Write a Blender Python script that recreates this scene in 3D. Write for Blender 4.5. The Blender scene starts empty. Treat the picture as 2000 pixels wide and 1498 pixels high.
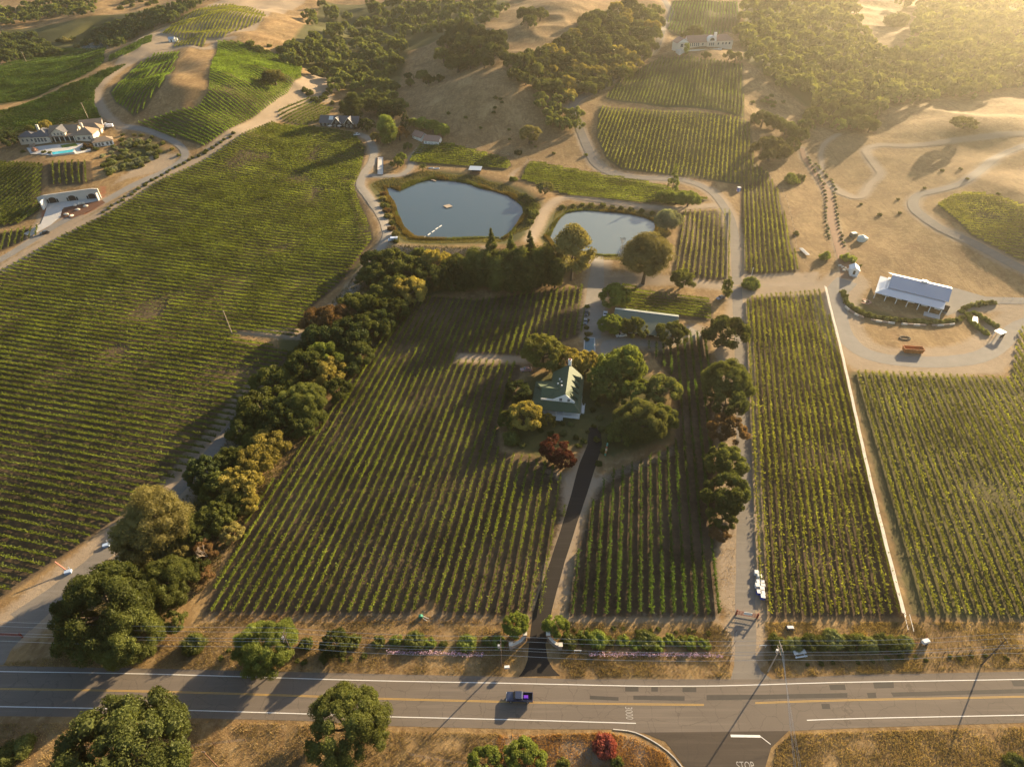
import bpy, bmesh, math, random
import numpy as np
from mathutils import Vector, Matrix
from mathutils.geometry import delaunay_2d_cdt
R = math.radians
random.seed(7)
rng = np.random.default_rng(7)
S = bpy.context.scene
COL = S.collection

# ------------------------------------------------------------------ camera
CAMZ, PITCH, FPX = 140.0, R(38.6), 1200.0
cd = bpy.data.cameras.new('camera'); cam = bpy.data.objects.new('camera', cd); COL.objects.link(cam)
cd.sensor_width = 36.0; cd.lens = 36.0 * FPX / 2000.0; cd.clip_start = 1.0; cd.clip_end = 9000.0
cam.location = (0, 0, CAMZ); cam.rotation_euler = (R(90) - PITCH, 0, 0)
S.camera = cam
# ------------------------------------------------------------------ sky, sun, exposure
SUN_AZ, SUN_EL = R(44), R(15.5)
W = bpy.data.worlds.new('World'); S.world = W; W.use_nodes = True
wn = W.node_tree.nodes; wl = W.node_tree.links
sky = wn.new('ShaderNodeTexSky'); sky.sky_type = 'NISHITA'; sky.sun_disc = False
sky.sun_elevation = SUN_EL; sky.sun_rotation = SUN_AZ; sky.air_density = 1.0; sky.dust_density = 1.6
bg = wn['Background']; bg.inputs['Strength'].default_value = 0.068
wl.new(sky.outputs[0], bg.inputs[0])
sd = bpy.data.lights.new('sun', 'SUN'); sd.energy = 5.0; sd.angle = R(0.6); sd.color = (1.0, 0.77, 0.46)
sun = bpy.data.objects.new('sun', sd); COL.objects.link(sun)
SDIR = Vector((math.sin(SUN_AZ) * math.cos(SUN_EL), math.cos(SUN_AZ) * math.cos(SUN_EL), math.sin(SUN_EL)))
sun.rotation_mode = 'QUATERNION'; sun.rotation_quaternion = SDIR.to_track_quat('Z', 'Y'); sun.location = (200, 300, 300)
S.view_settings.view_transform = 'Standard'; S.view_settings.look = 'None'
S.view_settings.exposure = 1.9; S.view_settings.gamma = 1.0; S.view_settings.use_curve_mapping = False
S.render.engine = 'CYCLES'
S.cycles.use_denoising = True
S.cycles.max_bounces = 5; S.cycles.diffuse_bounces = 3; S.cycles.glossy_bounces = 2; S.cycles.transmission_bounces = 3
S.cycles.volume_bounces = 1; S.cycles.transparent_max_bounces = 8; S.cycles.caustics_reflective = False; S.cycles.caustics_refractive = False
HAZE_DENSITY = 0.0001

# ------------------------------------------------------------------ rays of a surveying camera -> points on the land
def rays(pts):
    p = np.asarray(pts, float).reshape(-1, 2)
    a = (p[:, 0] - 1000.0) / FPX; b = (749.0 - p[:, 1]) / FPX
    c, s = math.cos(PITCH), math.sin(PITCH)
    return np.stack([a, c + b * s, -s + b * c], 1)     # depth along the optical axis = t
def on_plane(pts, z):
    d = rays(pts); t = (np.asarray(z) - CAMZ) / d[:, 2]
    return d[:, :2] * t[:, None]

def inside(P, poly):
    x, y = P[:, 0], P[:, 1]; res = np.zeros(len(P), bool); n = len(poly)
    for i in range(n):
        x1, y1 = poly[i]; x2, y2 = poly[(i + 1) % n]
        if y1 == y2: continue
        c = ((y1 > y) != (y2 > y)) & (x < (x2 - x1) * (y - y1) / (y2 - y1) + x1)
        res ^= c
    return res
def seg_dist(P, A, B):
    d = B - A; L = max((d ** 2).sum(), 1e-9)
    t = np.clip(((P - A) @ d) / L, 0, 1)
    return np.hypot(P[:, 0] - A[0] - t * d[0], P[:, 1] - A[1] - t * d[1])
def sdf_poly(P, poly, m=20.0):
    poly = np.asarray(poly); out = np.full(len(P), -m)
    lo, hi = poly.min(0) - m, poly.max(0) + m
    k = np.where((P[:, 0] > lo[0]) & (P[:, 0] < hi[0]) & (P[:, 1] > lo[1]) & (P[:, 1] < hi[1]))[0]
    if len(k) == 0: return out
    Q = P[k]; d = np.full(len(Q), 1e9)
    for i in range(len(poly)): d = np.minimum(d, seg_dist(Q, poly[i], poly[(i + 1) % len(poly)]))
    out[k] = np.where(inside(Q, poly), d, -d); return out
def sdf_line(P, line, w, m=20.0):
    line = np.asarray(line); out = np.full(len(P), -m)
    lo, hi = line.min(0) - m - w, line.max(0) + m + w
    k = np.where((P[:, 0] > lo[0]) & (P[:, 0] < hi[0]) & (P[:, 1] > lo[1]) & (P[:, 1] < hi[1]))[0]
    if len(k) == 0: return out
    Q = P[k]; d = np.full(len(Q), 1e9)
    for i in range(len(line) - 1): d = np.minimum(d, seg_dist(Q, line[i], line[i + 1]))
    out[k] = w - d; return out

# ------------------------------------------------------------------ the lie of the land
CTRL = [(0,560,1),(300,560,1),(600,560,0),(900,560,1),(1200,560,0.5),(1440,560,0),(1640,560,2),(1780,590,2),(1990,600,4),(2250,640,4),(-300,600,3),
 (0,500,3),(300,440,4),(500,400,5),(700,420,3),(720,345,6),(560,300,10),(540,238,15),(640,250,13),(715,262,11),(300,340,11),(350,300,14),
 (140,400,8),(30,400,8),(-250,420,8),(130,310,18),(60,250,22),(210,250,22),(265,262,20),(-250,260,24),
 (300,200,31),(260,225,27),(370,190,33),(350,105,40),(430,90,42),(480,50,46),(420,20,47),(520,30,46),(560,100,33),(590,145,29),(500,215,22),(420,280,16),(460,170,33),
 (200,120,34),(230,160,33),(100,140,26),(0,180,24),(0,240,22),(100,200,26),(190,88,20),(0,125,20),(100,90,20),(-250,120,22),
 (60,50,30),(200,50,32),(300,10,38),(0,0,40),(150,0,40),(420,0,46),
 (600,200,18),(640,150,18),(700,160,18),(740,230,12),(840,262,11),(780,310,7),(900,300,8),(990,315,7),(830,345,5),
 (640,60,26),(700,60,26),(560,40,42),(620,0,40),(700,0,36),(800,0,42),(800,60,30),(780,120,22),(850,100,28),(880,150,24),(930,60,42),(950,10,46),(900,30,40),
 (800,190,17),(950,200,25),(960,115,39),(900,150,31),(1050,60,48),(1120,30,53),(1190,5,58),(1100,120,36),(1150,90,40),(1230,60,43),(1000,250,14),(1100,270,12),(1100,200,22),(1040,310,8),(1150,320,8),
 (880,350,5),(1050,400,5),(1040,450,5),(1060,360,6),(860,475,5),(760,440,5),(1290,405,5),(1100,395,5),(1300,470,4.5),(1190,510,4),(1300,515,2.5),(1000,480,4.5),
 (1180,170,24),(1125,215,18),(1140,260,13),(1270,105,33),(1300,40,43),(1330,150,28),(1385,100,38),(1440,200,24),(1320,240,19),(1250,200,22),(1440,280,13),(1300,320,9),(1200,300,11),(1400,350,6.5),(1340,400,5),(1440,420,3.5),(1380,470,2),(1500,480,1.5),
 (1380,30,46),(1440,0,48),(1500,60,40),(1560,190,21),(1600,100,31),(1500,250,14),(1540,330,6),(1600,350,5),(1580,450,2.5),(1640,450,3),(1600,260,14),(1650,230,16),(1700,150,25),(1680,40,37),(1750,0,43),(1800,90,33),(1900,50,39),(2000,0,46),(2000,120,36),(2000,175,30),(1800,195,24),(1900,180,27),(1720,210,20),
 (1700,290,13),(1800,280,17),(1900,250,24),(2000,240,27),(1760,350,10),(1850,340,15),(1950,310,20),(2050,300,24),(1780,420,8),(1850,440,9.5),(1950,440,12),(2050,440,16),(1950,520,6),(1750,500,4.5),(1700,450,4),(2250,300,30),(2250,120,44),(2250,440,22),
 (1850,520,4.5),(1660,520,2.5)]
ctrl = []
for px, py, z in CTRL:
    q = on_plane([(px, py)], z)[0]; ctrl.append((q[0], q[1], z))
for x, y, z in [(-1500,100,4),(-1500,900,60),(-900,1500,80),(0,1500,85),(900,1500,80),(1500,900,60),(1500,100,20),(-600,150,2),(600,150,2),(0,100,0),(-300,150,0),(300,150,0),
                (0,1000,66),(-400,1000,60),(-800,800,42),(400,1000,66),(800,900,60),(800,500,40),(-800,450,26),(0,2200,110),(1500,2200,130),(-1500,2200,110)]:
    ctrl.append((x, y, z))
ctrl = np.array(ctrl)
def tps_fit(P, v, lam):
    n = len(P); P = P / 100.0
    r2 = ((P[:, None] - P[None]) ** 2).sum(-1)
    K = 0.5 * r2 * np.log(r2 + 1e-12) + lam * np.eye(n)
    Q = np.hstack([np.ones((n, 1)), P]); A = np.zeros((n + 3, n + 3)); A[:n, :n] = K; A[:n, n:] = Q; A[n:, :n] = Q.T
    return np.linalg.solve(A, np.concatenate([v, np.zeros(3)]))
COEF = tps_fit(ctrl[:, :2], ctrl[:, 2], 0.01)
def tps_eval(X):
    X = X / 100.0; P = ctrl[:, :2] / 100.0; n = len(P); out = np.zeros(len(X))
    for i in range(0, len(X), 20000):
        x = X[i:i + 20000]; r2 = ((x[:, None] - P[None]) ** 2).sum(-1)
        out[i:i + 20000] = (0.5 * r2 * np.log(r2 + 1e-12)) @ COEF[:n] + COEF[n] + x @ COEF[n + 1:]
    return out
def axis(lo, hi, step, far, g):
    a = list(np.arange(lo, hi + .01, step)); s = step
    while a[-1] < far[1]: s *= g; a.append(a[-1] + s)
    s = step
    while a[0] > far[0]: s *= g; a.insert(0, a[0] - s)
    return np.array(a)
GX = axis(-500, 520, 2.0, (-1600, 1600), 1.12); GY = axis(36, 700, 2.0, (-300, 2300), 1.06)
XX, YY = np.meshgrid(GX, GY); GP = np.stack([XX.ravel(), YY.ravel()], 1)
GZ = tps_eval(GP)
wv = np.clip((GP[:, 1] - 190) / 90, 0, 1); wv = wv * wv * (3 - 2 * wv)
GZ = np.clip(GZ, 0, 132) * wv
# small relief of the grazed slopes
def vnoise(P, sc, seed):
    r = np.random.default_rng(seed); n = 64; tab = r.random((n, n))
    u = P[:, 0] / sc; v = P[:, 1] / sc; i = np.floor(u).astype(int); j = np.floor(v).astype(int)
    fu = u - i; fv = v - j; fu = fu * fu * (3 - 2 * fu); fv = fv * fv * (3 - 2 * fv)
    a = tab[i % n, j % n]; b = tab[(i + 1) % n, j % n]; c = tab[i % n, (j + 1) % n]; d = tab[(i + 1) % n, (j + 1) % n]
    return (a * (1 - fu) + b * fu) * (1 - fv) + (c * (1 - fu) + d * fu) * fv - .5
hs = np.clip((GZ - 9) / 20, 0, 1)
GZ += hs * (vnoise(GP, 46, 1) * 5.0 + (.25 - abs(vnoise(GP, 31, 12))) * 6.0 + vnoise(GP, 21, 2) * 1.5 + vnoise(GP, 9, 3) * .6)

POND1 = [(753,367),(757,382),(768,396),(776,420),(787,445),(809,464),(840,467),(870,467),(937,465),(982,466),(1000,455),(1012,440),(1025,418),(1023,405),(1012,394),(994,382),(965,373),(937,367),(920,360),(904,356.6),(880,353),(856,351),(835,352),(814,358),(795,366),(780,373),(765,366)]
POND2 = [(1071,465),(1080,445),(1090,428),(1104,416),(1125,412),(1146,411),(1190,414),(1230,418),(1260,425),(1281,434),(1283,445),(1279,458),(1255,480),(1230,495),(1212,500),(1180,500),(1160,497),(1120,490),(1085,482)]
POND3 = [(160,92),(175,85),(200,80),(218,84),(212,91),(185,97),(165,98)]
WL1, WL2 = 4.0, 4.2
pw1 = on_plane(POND1, WL1); pw2 = on_plane(POND2, WL2); WL3 = 19.0; pw3 = on_plane(POND3, WL3)
for pw, wlv in ((pw1, WL1), (pw2, WL2), (pw3, WL3)):
    d = sdf_poly(GP, pw, 26.0)
    tgt = wlv + np.where(d > 0, -np.minimum(d * .35, 1.6), -d * .16)
    w = np.clip((d + 24) / 18, 0, 1); w = w * w * (3 - 2 * w)
    GZ = GZ * (1 - w) + tgt * w
ZG = GZ.reshape(len(GY), len(GX))
def T(P):
    P = np.asarray(P, float).reshape(-1, 2)
    i = np.clip(np.searchsorted(GX, P[:, 0]) - 1, 0, len(GX) - 2); j = np.clip(np.searchsorted(GY, P[:, 1]) - 1, 0, len(GY) - 2)
    u = np.clip((P[:, 0] - GX[i]) / (GX[i + 1] - GX[i]), 0, 1); v = np.clip((P[:, 1] - GY[j]) / (GY[j + 1] - GY[j]), 0, 1)
    return (ZG[j, i] * (1 - u) + ZG[j, i + 1] * u) * (1 - v) + (ZG[j + 1, i] * (1 - u) + ZG[j + 1, i + 1] * u) * v
def T1(x, y): return float(T([(x, y)])[0])
def hit(pts, off=0.0):
    """where sight lines through the surveyed marks meet the land (or a height off above it)"""
    d = rays(pts); n = len(d); off = np.broadcast_to(np.asarray(off, float), (n,))
    t = np.full(n, 60.0); done = np.zeros(n, bool); res = np.full(n, 1500.0)
    prev = CAMZ + d[:, 2] * t - T(d[:, :2] * t[:, None]) - off
    while t[0] < 1600:
        t2 = t + 3.0
        cur = CAMZ + d[:, 2] * t2 - T(d[:, :2] * t2[:, None]) - off
        k = (~done) & (cur <= 0)
        res[k] = t[k] + 3.0 * prev[k] / np.maximum(prev[k] - cur[k], 1e-6)
        done |= k; prev = cur; t = t2
        if done.all(): break
    return d[:, :2] * res[:, None], res
def H(pts, off=0.0): return hit(pts, off)[0]
def H1(px, py, off=0.0):
    p, r = hit([(px, py)], off); return float(p[0, 0]), float(p[0, 1]), float(r[0])

# ------------------------------------------------------------------ node helpers and materials
MATS = {}
def new_mat(name):
    m = bpy.data.materials.new(name); m.use_nodes = True; m.node_tree.nodes.clear(); MATS[name] = m
    nt = m.node_tree; o = nt.nodes.new('ShaderNodeOutputMaterial'); return m, nt, o
def nd(nt, t, **kw):
    n = nt.nodes.new(t)
    for k, v in kw.items():
        if k in n.inputs: n.inputs[k].default_value = v
        else: setattr(n, k, v)
    return n
def noise(nt, scale, detail=4, rough=.6, vec=None, dist=0.0):
    n = nd(nt, 'ShaderNodeTexNoise'); n.inputs['Scale'].default_value = scale; n.inputs['Detail'].default_value = detail
    n.inputs['Roughness'].default_value = rough; n.inputs['Distortion'].default_value = dist
    if vec is not None: nt.links.new(vec, n.inputs['Vector'])
    return n.outputs['Fac']
def ramp(nt, fac, stops):
    r = nd(nt, 'ShaderNodeValToRGB'); e = r.color_ramp.elements
    while len(e) < len(stops): e.new(.5)
    for k, (p, c) in enumerate(stops):
        e[k].position = p; e[k].color = (*c, 1) if len(c) == 3 else c
    nt.links.new(fac, r.inputs['Fac']); return r.outputs['Color']
def mix(nt, fac, a, b, mode='MIX'):
    m = nd(nt, 'ShaderNodeMix', data_type='RGBA', blend_type=mode); m.clamp_factor = True
    for s, v in ((0, fac), (6, a), (7, b)):
        if isinstance(v, (int, float)): m.inputs[s].default_value = v
        elif isinstance(v, tuple): m.inputs[s].default_value = (*v, 1)
        else: nt.links.new(v, m.inputs[s])
    return m.outputs[2]
def mth(nt, op, a, b=None, clamp=False):
    m = nd(nt, 'ShaderNodeMath', operation=op); m.use_clamp = clamp
    for s, v in ((0, a), (1, b)):
        if v is None: continue
        if isinstance(v, (int, float)): m.inputs[s].default_value = v
        else: nt.links.new(v, m.inputs[s])
    return m.outputs[0]
def pos(nt): return nd(nt, 'ShaderNodeNewGeometry').outputs['Position']
def scaled(nt, v, s):
    m = nd(nt, 'ShaderNodeMapping'); m.inputs['Scale'].default_value = s; nt.links.new(v, m.inputs['Vector']); return m.outputs[0]
def bsdf(nt, o, col, rough=.8, metal=0.0, bump=None, bstr=.3, bdist=.05, spec=.3):
    b = nd(nt, 'ShaderNodeBsdfPrincipled'); b.inputs['Roughness'].default_value = rough; b.inputs['Metallic'].default_value = metal
    b.inputs['Specular IOR Level'].default_value = spec
    if isinstance(col, tuple): b.inputs['Base Color'].default_value = (*col, 1)
    else: nt.links.new(col, b.inputs['Base Color'])
    if bump is not None:
        bp = nd(nt, 'ShaderNodeBump'); bp.inputs['Strength'].default_value = bstr; bp.inputs['Distance'].default_value = bdist
        nt.links.new(bump, bp.inputs['Height']); nt.links.new(bp.outputs[0], b.inputs['Normal'])
    nt.links.new(b.outputs[0], o.inputs['Surface']); return b
def paint(name, c, rough=.7, metal=0.0, var=.25, sc=.6, spec=.3):
    if name in MATS: return MATS[name]
    m, nt, o = new_mat(name); p = pos(nt)
    f = noise(nt, sc, 5, .65, p); f2 = noise(nt, sc * 14, 3, .6, p)
    d = tuple(x * (1 - var) for x in c); l = tuple(min(1, x * (1 + var * .6)) for x in c)
    col = mix(nt, f, d, l); col = mix(nt, mth(nt, 'MULTIPLY', f2, .42), col, tuple(x * .6 for x in c))
    bsdf(nt, o, col, rough, metal, f2, .2, .02, spec); return m
def foliage(name, trans=.35, sc=.35, c=None, var=(.55, 1.5)):
    m, nt, o = new_mat(name); p = pos(nt)
    if c is None: base = nd(nt, 'ShaderNodeObjectInfo').outputs['Color']
    else:
        rg = nd(nt, 'ShaderNodeRGB'); rg.outputs[0].default_value = (*c, 1); base = rg.outputs[0]
    f = noise(nt, sc, 3, .6, p); g = noise(nt, sc * 7, 2, .5, p); lo_ = noise(nt, .085, 2, .5, p)
    v = mth(nt, 'MULTIPLY', mth(nt, 'ADD', mth(nt, 'MULTIPLY', f, var[1] - var[0]), var[0]), mth(nt, 'ADD', mth(nt, 'MULTIPLY', g, .9), .55)); v = mth(nt, 'MULTIPLY', v, mth(nt, 'ADD', mth(nt, 'MULTIPLY', lo_, 1.9), .08))
    vm = nd(nt, 'ShaderNodeVectorMath', operation='SCALE'); nt.links.new(base, vm.inputs[0]); nt.links.new(v, vm.inputs['Scale'])
    col = mix(nt, mth(nt, 'MULTIPLY', mth(nt, 'SUBTRACT', g, .5, True), .8, True), vm.outputs[0], (.16, .13, .035))
    dif = nd(nt, 'ShaderNodeBsdfDiffuse'); tr = nd(nt, 'ShaderNodeBsdfTranslucent'); gl = nd(nt, 'ShaderNodeBsdfGlossy'); gl.inputs['Roughness'].default_value = .45
    nt.links.new(col, dif.inputs[0])
    tc = nd(nt, 'ShaderNodeVectorMath', operation='MULTIPLY'); nt.links.new(col, tc.inputs[0]); tc.inputs[1].default_value = (1.5, 1.45, .7); nt.links.new(tc.outputs[0], tr.inputs[0])
    m1 = nd(nt, 'ShaderNodeMixShader'); m1.inputs[0].default_value = trans; nt.links.new(dif.outputs[0], m1.inputs[1]); nt.links.new(tr.outputs[0], m1.inputs[2])
    m2 = nd(nt, 'ShaderNodeMixShader'); m2.inputs[0].default_value = .004; nt.links.new(m1.outputs[0], m2.inputs[1]); nt.links.new(gl.outputs[0], m2.inputs[2])
    nt.links.new(m2.outputs[0], o.inputs['Surface']); return m
LEAF = foliage('leaves'); VINE = foliage('vine_leaves', .42, .22)
BARK = paint('bark', (.11, .08, .055), .9, sc=2)
# land
def land_material():
    m, nt, o = new_mat('land'); p = pos(nt)
    def attr(n): a = nd(nt, 'ShaderNodeAttribute'); a.attribute_name = n; return a.outputs['Fac']
    n1 = noise(nt, .012, 5, .6, p, .6); n2 = noise(nt, .07, 6, .65, p, .4); n3 = noise(nt, .6, 5, .7, p); n4 = noise(nt, 3.5, 3, .7, p)
    st = noise(nt, .25, 5, .7, scaled(nt, p, (1.0, .3, 1.0)), 1.2)
    dry = ramp(nt, n2, [(.3, (.11, .07, .034)), (.45, (.21, .138, .063)), (.58, (.31, .21, .098)), (.74, (.41, .29, .145))]); n5 = noise(nt, .035, 4, .6, p, 1.5); dry = mix(nt, mth(nt, 'MULTIPLY', mth(nt, 'SUBTRACT', n5, .5, True), 3.6, True), dry, (.17, .095, .045))
    dry = mix(nt, mth(nt, 'MULTIPLY', mth(nt, 'SUBTRACT', n1, .35, True), 2.0, True), dry, (.22, .14, .062))
    dry = mix(nt, mth(nt, 'MULTIPLY', mth(nt, 'SUBTRACT', st, .42, True), 3.6, True), dry, (.15, .09, .042))
    dry = mix(nt, mth(nt, 'MULTIPLY', mth(nt, 'SUBTRACT', n3, .5, True), 2.6, True), dry, (.37, .27, .145))
    dry = mix(nt, mth(nt, 'MULTIPLY', mth(nt, 'SUBTRACT', n4, .55, True), 2.5, True), dry, (.12, .09, .045))
    soil = ramp(nt, n2, [(.3, (.045, .030, .020)), (.5, (.08, .054, .034)), (.7, (.13, .09, .056))])
    soil = mix(nt, mth(nt, 'MULTIPLY', mth(nt, 'SUBTRACT', n3, .45, True), 2.0, True), soil, (.15, .105, .066))
    soil = mix(nt, mth(nt, 'MULTIPLY', mth(nt, 'SUBTRACT', n4, .5, True), 1.5, True), soil, (.05, .035, .022))
    weed = mix(nt, n3, (.07, .075, .028), (.14, .115, .05))
    soil = mix(nt, mth(nt, 'MULTIPLY', attr('weed'), mth(nt, 'ADD', n2, .35), True), soil, weed)
    dirt = mix(nt, n2, (.20, .15, .10), (.34, .265, .185)); dirt = mix(nt, mth(nt, 'MULTIPLY', mth(nt, 'SUBTRACT', n3, .5, True), 1.5, True), dirt, (.19, .145, .1))
    lush = mix(nt, n3, (.03, .038, .013), (.075, .078, .027)); lush = mix(nt, mth(nt, 'MULTIPLY', n4, .35), lush, (.2, .15, .06))
    red = mix(nt, n3, (.2, .075, .035), (.33, .15, .08))
    def edge(a, sharp=5.0, amp=.34):
        nn = mth(nt, 'ADD', mth(nt, 'MULTIPLY', mth(nt, 'SUBTRACT', n3, .5), amp * 1.4), mth(nt, 'MULTIPLY', mth(nt, 'SUBTRACT', n2, .5), amp * .8))
        return mth(nt, 'MULTIPLY', mth(nt, 'SUBTRACT', mth(nt, 'ADD', attr(a), nn), .42), sharp, True)
    c = mix(nt, edge('lush', 3.5), dry, lush); c = mix(nt, edge('soil', 6.0, .22), c, soil); c = mix(nt, edge('dirt', 4.0), c, dirt); c = mix(nt, edge('redsoil', 5.0), c, red)
    hgt = mth(nt, 'ADD', n3, mth(nt, 'MULTIPLY', n4, .5))
    b = bsdf(nt, o, c, .95, 0, hgt, .7, .25, .1); return m
LAND = land_material()
def asphalt(name, c1, c2, crack=.25):
    m, nt, o = new_mat(name); p = pos(nt)
    f = noise(nt, .12, 5, .6, scaled(nt, p, (.35, 1, 1))); g = noise(nt, 3, 4, .7, p); s = noise(nt, .9, 3, .6, scaled(nt, p, (.05, 1.2, 1)))
    c = mix(nt, f, c1, c2); c = mix(nt, mth(nt, 'MULTIPLY', g, .3), c, tuple(x * .55 for x in c1))
    c = mix(nt, mth(nt, 'MULTIPLY', mth(nt, 'SUBTRACT', s, .5, True), 1.2, True), c, tuple(x * 1.35 for x in c2))
    v = nd(nt, 'ShaderNodeTexVoronoi', feature='DISTANCE_TO_EDGE'); v.inputs['Scale'].default_value = .22
    dm = nd(nt, 'ShaderNodeVectorMath', operation='ADD'); nz = nd(nt, 'ShaderNodeTexNoise'); nz.inputs['Scale'].default_value = .8
    nt.links.new(p, nz.inputs['Vector']); nt.links.new(p, dm.inputs[0]); nt.links.new(nz.outputs['Color'], dm.inputs[1]); nt.links.new(dm.outputs[0], v.inputs['Vector'])
    ck = mth(nt, 'LESS_THAN', v.outputs['Distance'], .011)
    c = mix(nt, mth(nt, 'MULTIPLY', ck, crack), c, (.025, .023, .02))
    bsdf(nt, o, c, .85, 0, g, .25, .02, .12); return m
ASPH = asphalt('highway_asphalt', (.115, .095, .078), (.185, .152, .122))
ASPH2 = asphalt('dark_asphalt', (.018, .015, .013), (.036, .03, .026), .15)
ASPH3 = asphalt('old_asphalt', (.14, .125, .105), (.22, .19, .16), .15)
ASPH4 = asphalt('brown_asphalt', (.05, .04, .032), (.095, .075, .058), .15)
PATCH = paint('tar_patch', (.055, .048, .042), .8, sc=.8, var=.4)
GRAVEL = paint('pale_gravel', (.28, .245, .2), .95, sc=.25, var=.35)
GRAVEL2 = paint('grey_gravel', (.22, .2, .175), .95, sc=.25, var=.35)
DIRT = paint('packed_dirt', (.29, .22, .15), .95, sc=.2, var=.35)
REDDIRT = paint('red_bark_path', (.25, .145, .085), .95, sc=.3, var=.35)
LEGEND = paint('worn_legend_paint', (.42, .39, .35), .8, sc=2.5, var=.5)
WHITEL = paint('white_road_paint', (.72, .7, .66), .7, sc=1.5, var=.3)
YELLOWL = paint('yellow_road_paint', (.5, .31, .08), .7, sc=1.5, var=.35)

# ------------------------------------------------------------------ object helpers
def tag(o, label=None, cat=None, group=None, kind=None):
    if label: o['label'] = label
    if cat: o['category'] = cat
    if group: o['group'] = group
    if kind: o['kind'] = kind
    return o
def link(name, me, parent=None, loc=None, rz=None):
    o = bpy.data.objects.new(name, me); COL.objects.link(o)
    if parent is not None: o.parent = parent
    if loc is not None: o.location = loc
    if rz is not None: o.rotation_euler = (0, 0, rz)
    return o
def empty(name, loc, rz=0.0): return link(name, None, None, loc, rz)
def np_mesh(name, V, F, mats, midx=None, smooth=False):
    """V (n,3), F (m,k) equal-sided faces"""
    V = np.asarray(V, np.float32); F = np.asarray(F, np.int32); k = F.shape[1]
    me = bpy.data.meshes.new(name); me.vertices.add(len(V)); me.vertices.foreach_set('co', V.ravel())
    me.loops.add(F.size); me.loops.foreach_set('vertex_index', F.ravel())
    me.polygons.add(len(F)); me.polygons.foreach_set('loop_start', np.arange(0, F.size, k, dtype=np.int32))
    if midx is not None: me.polygons.foreach_set('material_index', np.asarray(midx, np.int32))
    me.polygons.foreach_set('use_smooth', np.full(len(F), smooth))
    for m in mats: me.materials.append(m)
    me.update(calc_edges=True); return me
class MB:
    def __init__(s): s.v = []; s.f = []
    def add(s, vs, fs):
        b = len(s.v); s.v += [tuple(x) for x in vs]; s.f += [tuple(i + b for i in f) for f in fs]; return s
    def box(s, x0, y0, z0, x1, y1, z1):
        return s.add([(x0,y0,z0),(x1,y0,z0),(x1,y1,z0),(x0,y1,z0),(x0,y0,z1),(x1,y0,z1),(x1,y1,z1),(x0,y1,z1)],
                     [(0,3,2,1),(4,5,6,7),(0,1,5,4),(1,2,6,5),(2,3,7,6),(3,0,4,7)])
    def bar(s, a, b, r, n=6, r2=None):
        a = Vector(a); b = Vector(b); r2 = r if r2 is None else r2; d = (b - a)
        if d.length < 1e-6: return s
        q = d.to_track_quat('Z', 'Y'); u = q @ Vector((1, 0, 0)); w = q @ Vector((0, 1, 0)); vs = []
        for k in range(n):
            t = 2 * math.pi * k / n + math.pi / n; e = u * math.cos(t) + w * math.sin(t); vs += [a + e * r]
        for k in range(n):
            t = 2 * math.pi * k / n + math.pi / n; e = u * math.cos(t) + w * math.sin(t); vs += [b + e * r2]
        return s.add(vs, [(k, (k + 1) % n, n + (k + 1) % n, n + k) for k in range(n)] + [tuple(range(n))[::-1], tuple(range(n, 2 * n))])
    def prism(s, poly, z0, z1):
        n = len(poly); return s.add([(x, y, z0) for x, y in poly] + [(x, y, z1) for x, y in poly],
            [(k, (k + 1) % n, n + (k + 1) % n, n + k) for k in range(n)] + [tuple(range(n))[::-1], tuple(range(n, 2 * n))])
    def prism_y(s, poly, y0, y1):      # outline in x,z pushed along y
        n = len(poly); return s.add([(x, y0, z) for x, z in poly] + [(x, y1, z) for x, z in poly],
            [(k, (k + 1) % n, n + (k + 1) % n, n + k) for k in range(n)] + [tuple(range(n))[::-1], tuple(range(n, 2 * n))])
    def slab(s, quad, t):              # a sheet with thickness t downward from 3 or 4 corners
        n = len(quad); q = [Vector(p) for p in quad]; lo = [p - Vector((0, 0, t)) for p in q]
        return s.add(q + lo, [tuple(range(n)), tuple(range(n, 2 * n))[::-1]] + [(k, k + n, (k + 1) % n + n, (k + 1) % n) for k in range(n)])
    def mesh(s, name, mats, bevel=0.0):
        me = bpy.data.meshes.new(name); me.from_pydata(s.v, [], s.f)
        bm = bmesh.new(); bm.from_mesh(me); bmesh.ops.recalc_face_normals(bm, faces=bm.faces)
        if bevel: bmesh.ops.bevel(bm, geom=list(bm.edges), offset=bevel, segments=2, affect='EDGES', clamp_overlap=True)
        bm.to_mesh(me); bm.free()
        for m in (mats if isinstance(mats, (list, tuple)) else [mats]): me.materials.append(m)
        return me
    def build(s, name, mats, parent=None, bevel=0.0, loc=None, rz=None): return link(name, s.mesh(name, mats, bevel), parent, loc, rz)
def copy_tree(o, parent=None):
    c = o.copy(); COL.objects.link(c); c.parent = parent
    for ch in o.children: copy_tree(ch, c)
    return c
ONES = ['', 'first','second','third','fourth','fifth','sixth','seventh','eighth','ninth','tenth','eleventh','twelfth','thirteenth','fourteenth','fifteenth','sixteenth','seventeenth','eighteenth','nineteenth']
TENS = {2:('twenty','twentieth'),3:('thirty','thirtieth'),4:('forty','fortieth'),5:('fifty','fiftieth'),6:('sixty','sixtieth'),7:('seventy','seventieth'),8:('eighty','eightieth'),9:('ninety','ninetieth')}
def ordn(n):
    if n < 20: return ONES[n]
    if n < 100: return TENS[n // 10][1] if n % 10 == 0 else TENS[n // 10][0] + ' ' + ONES[n % 10]
    if n == 100: return 'hundredth'
    return 'hundred and ' + ordn(n - 100)

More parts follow.
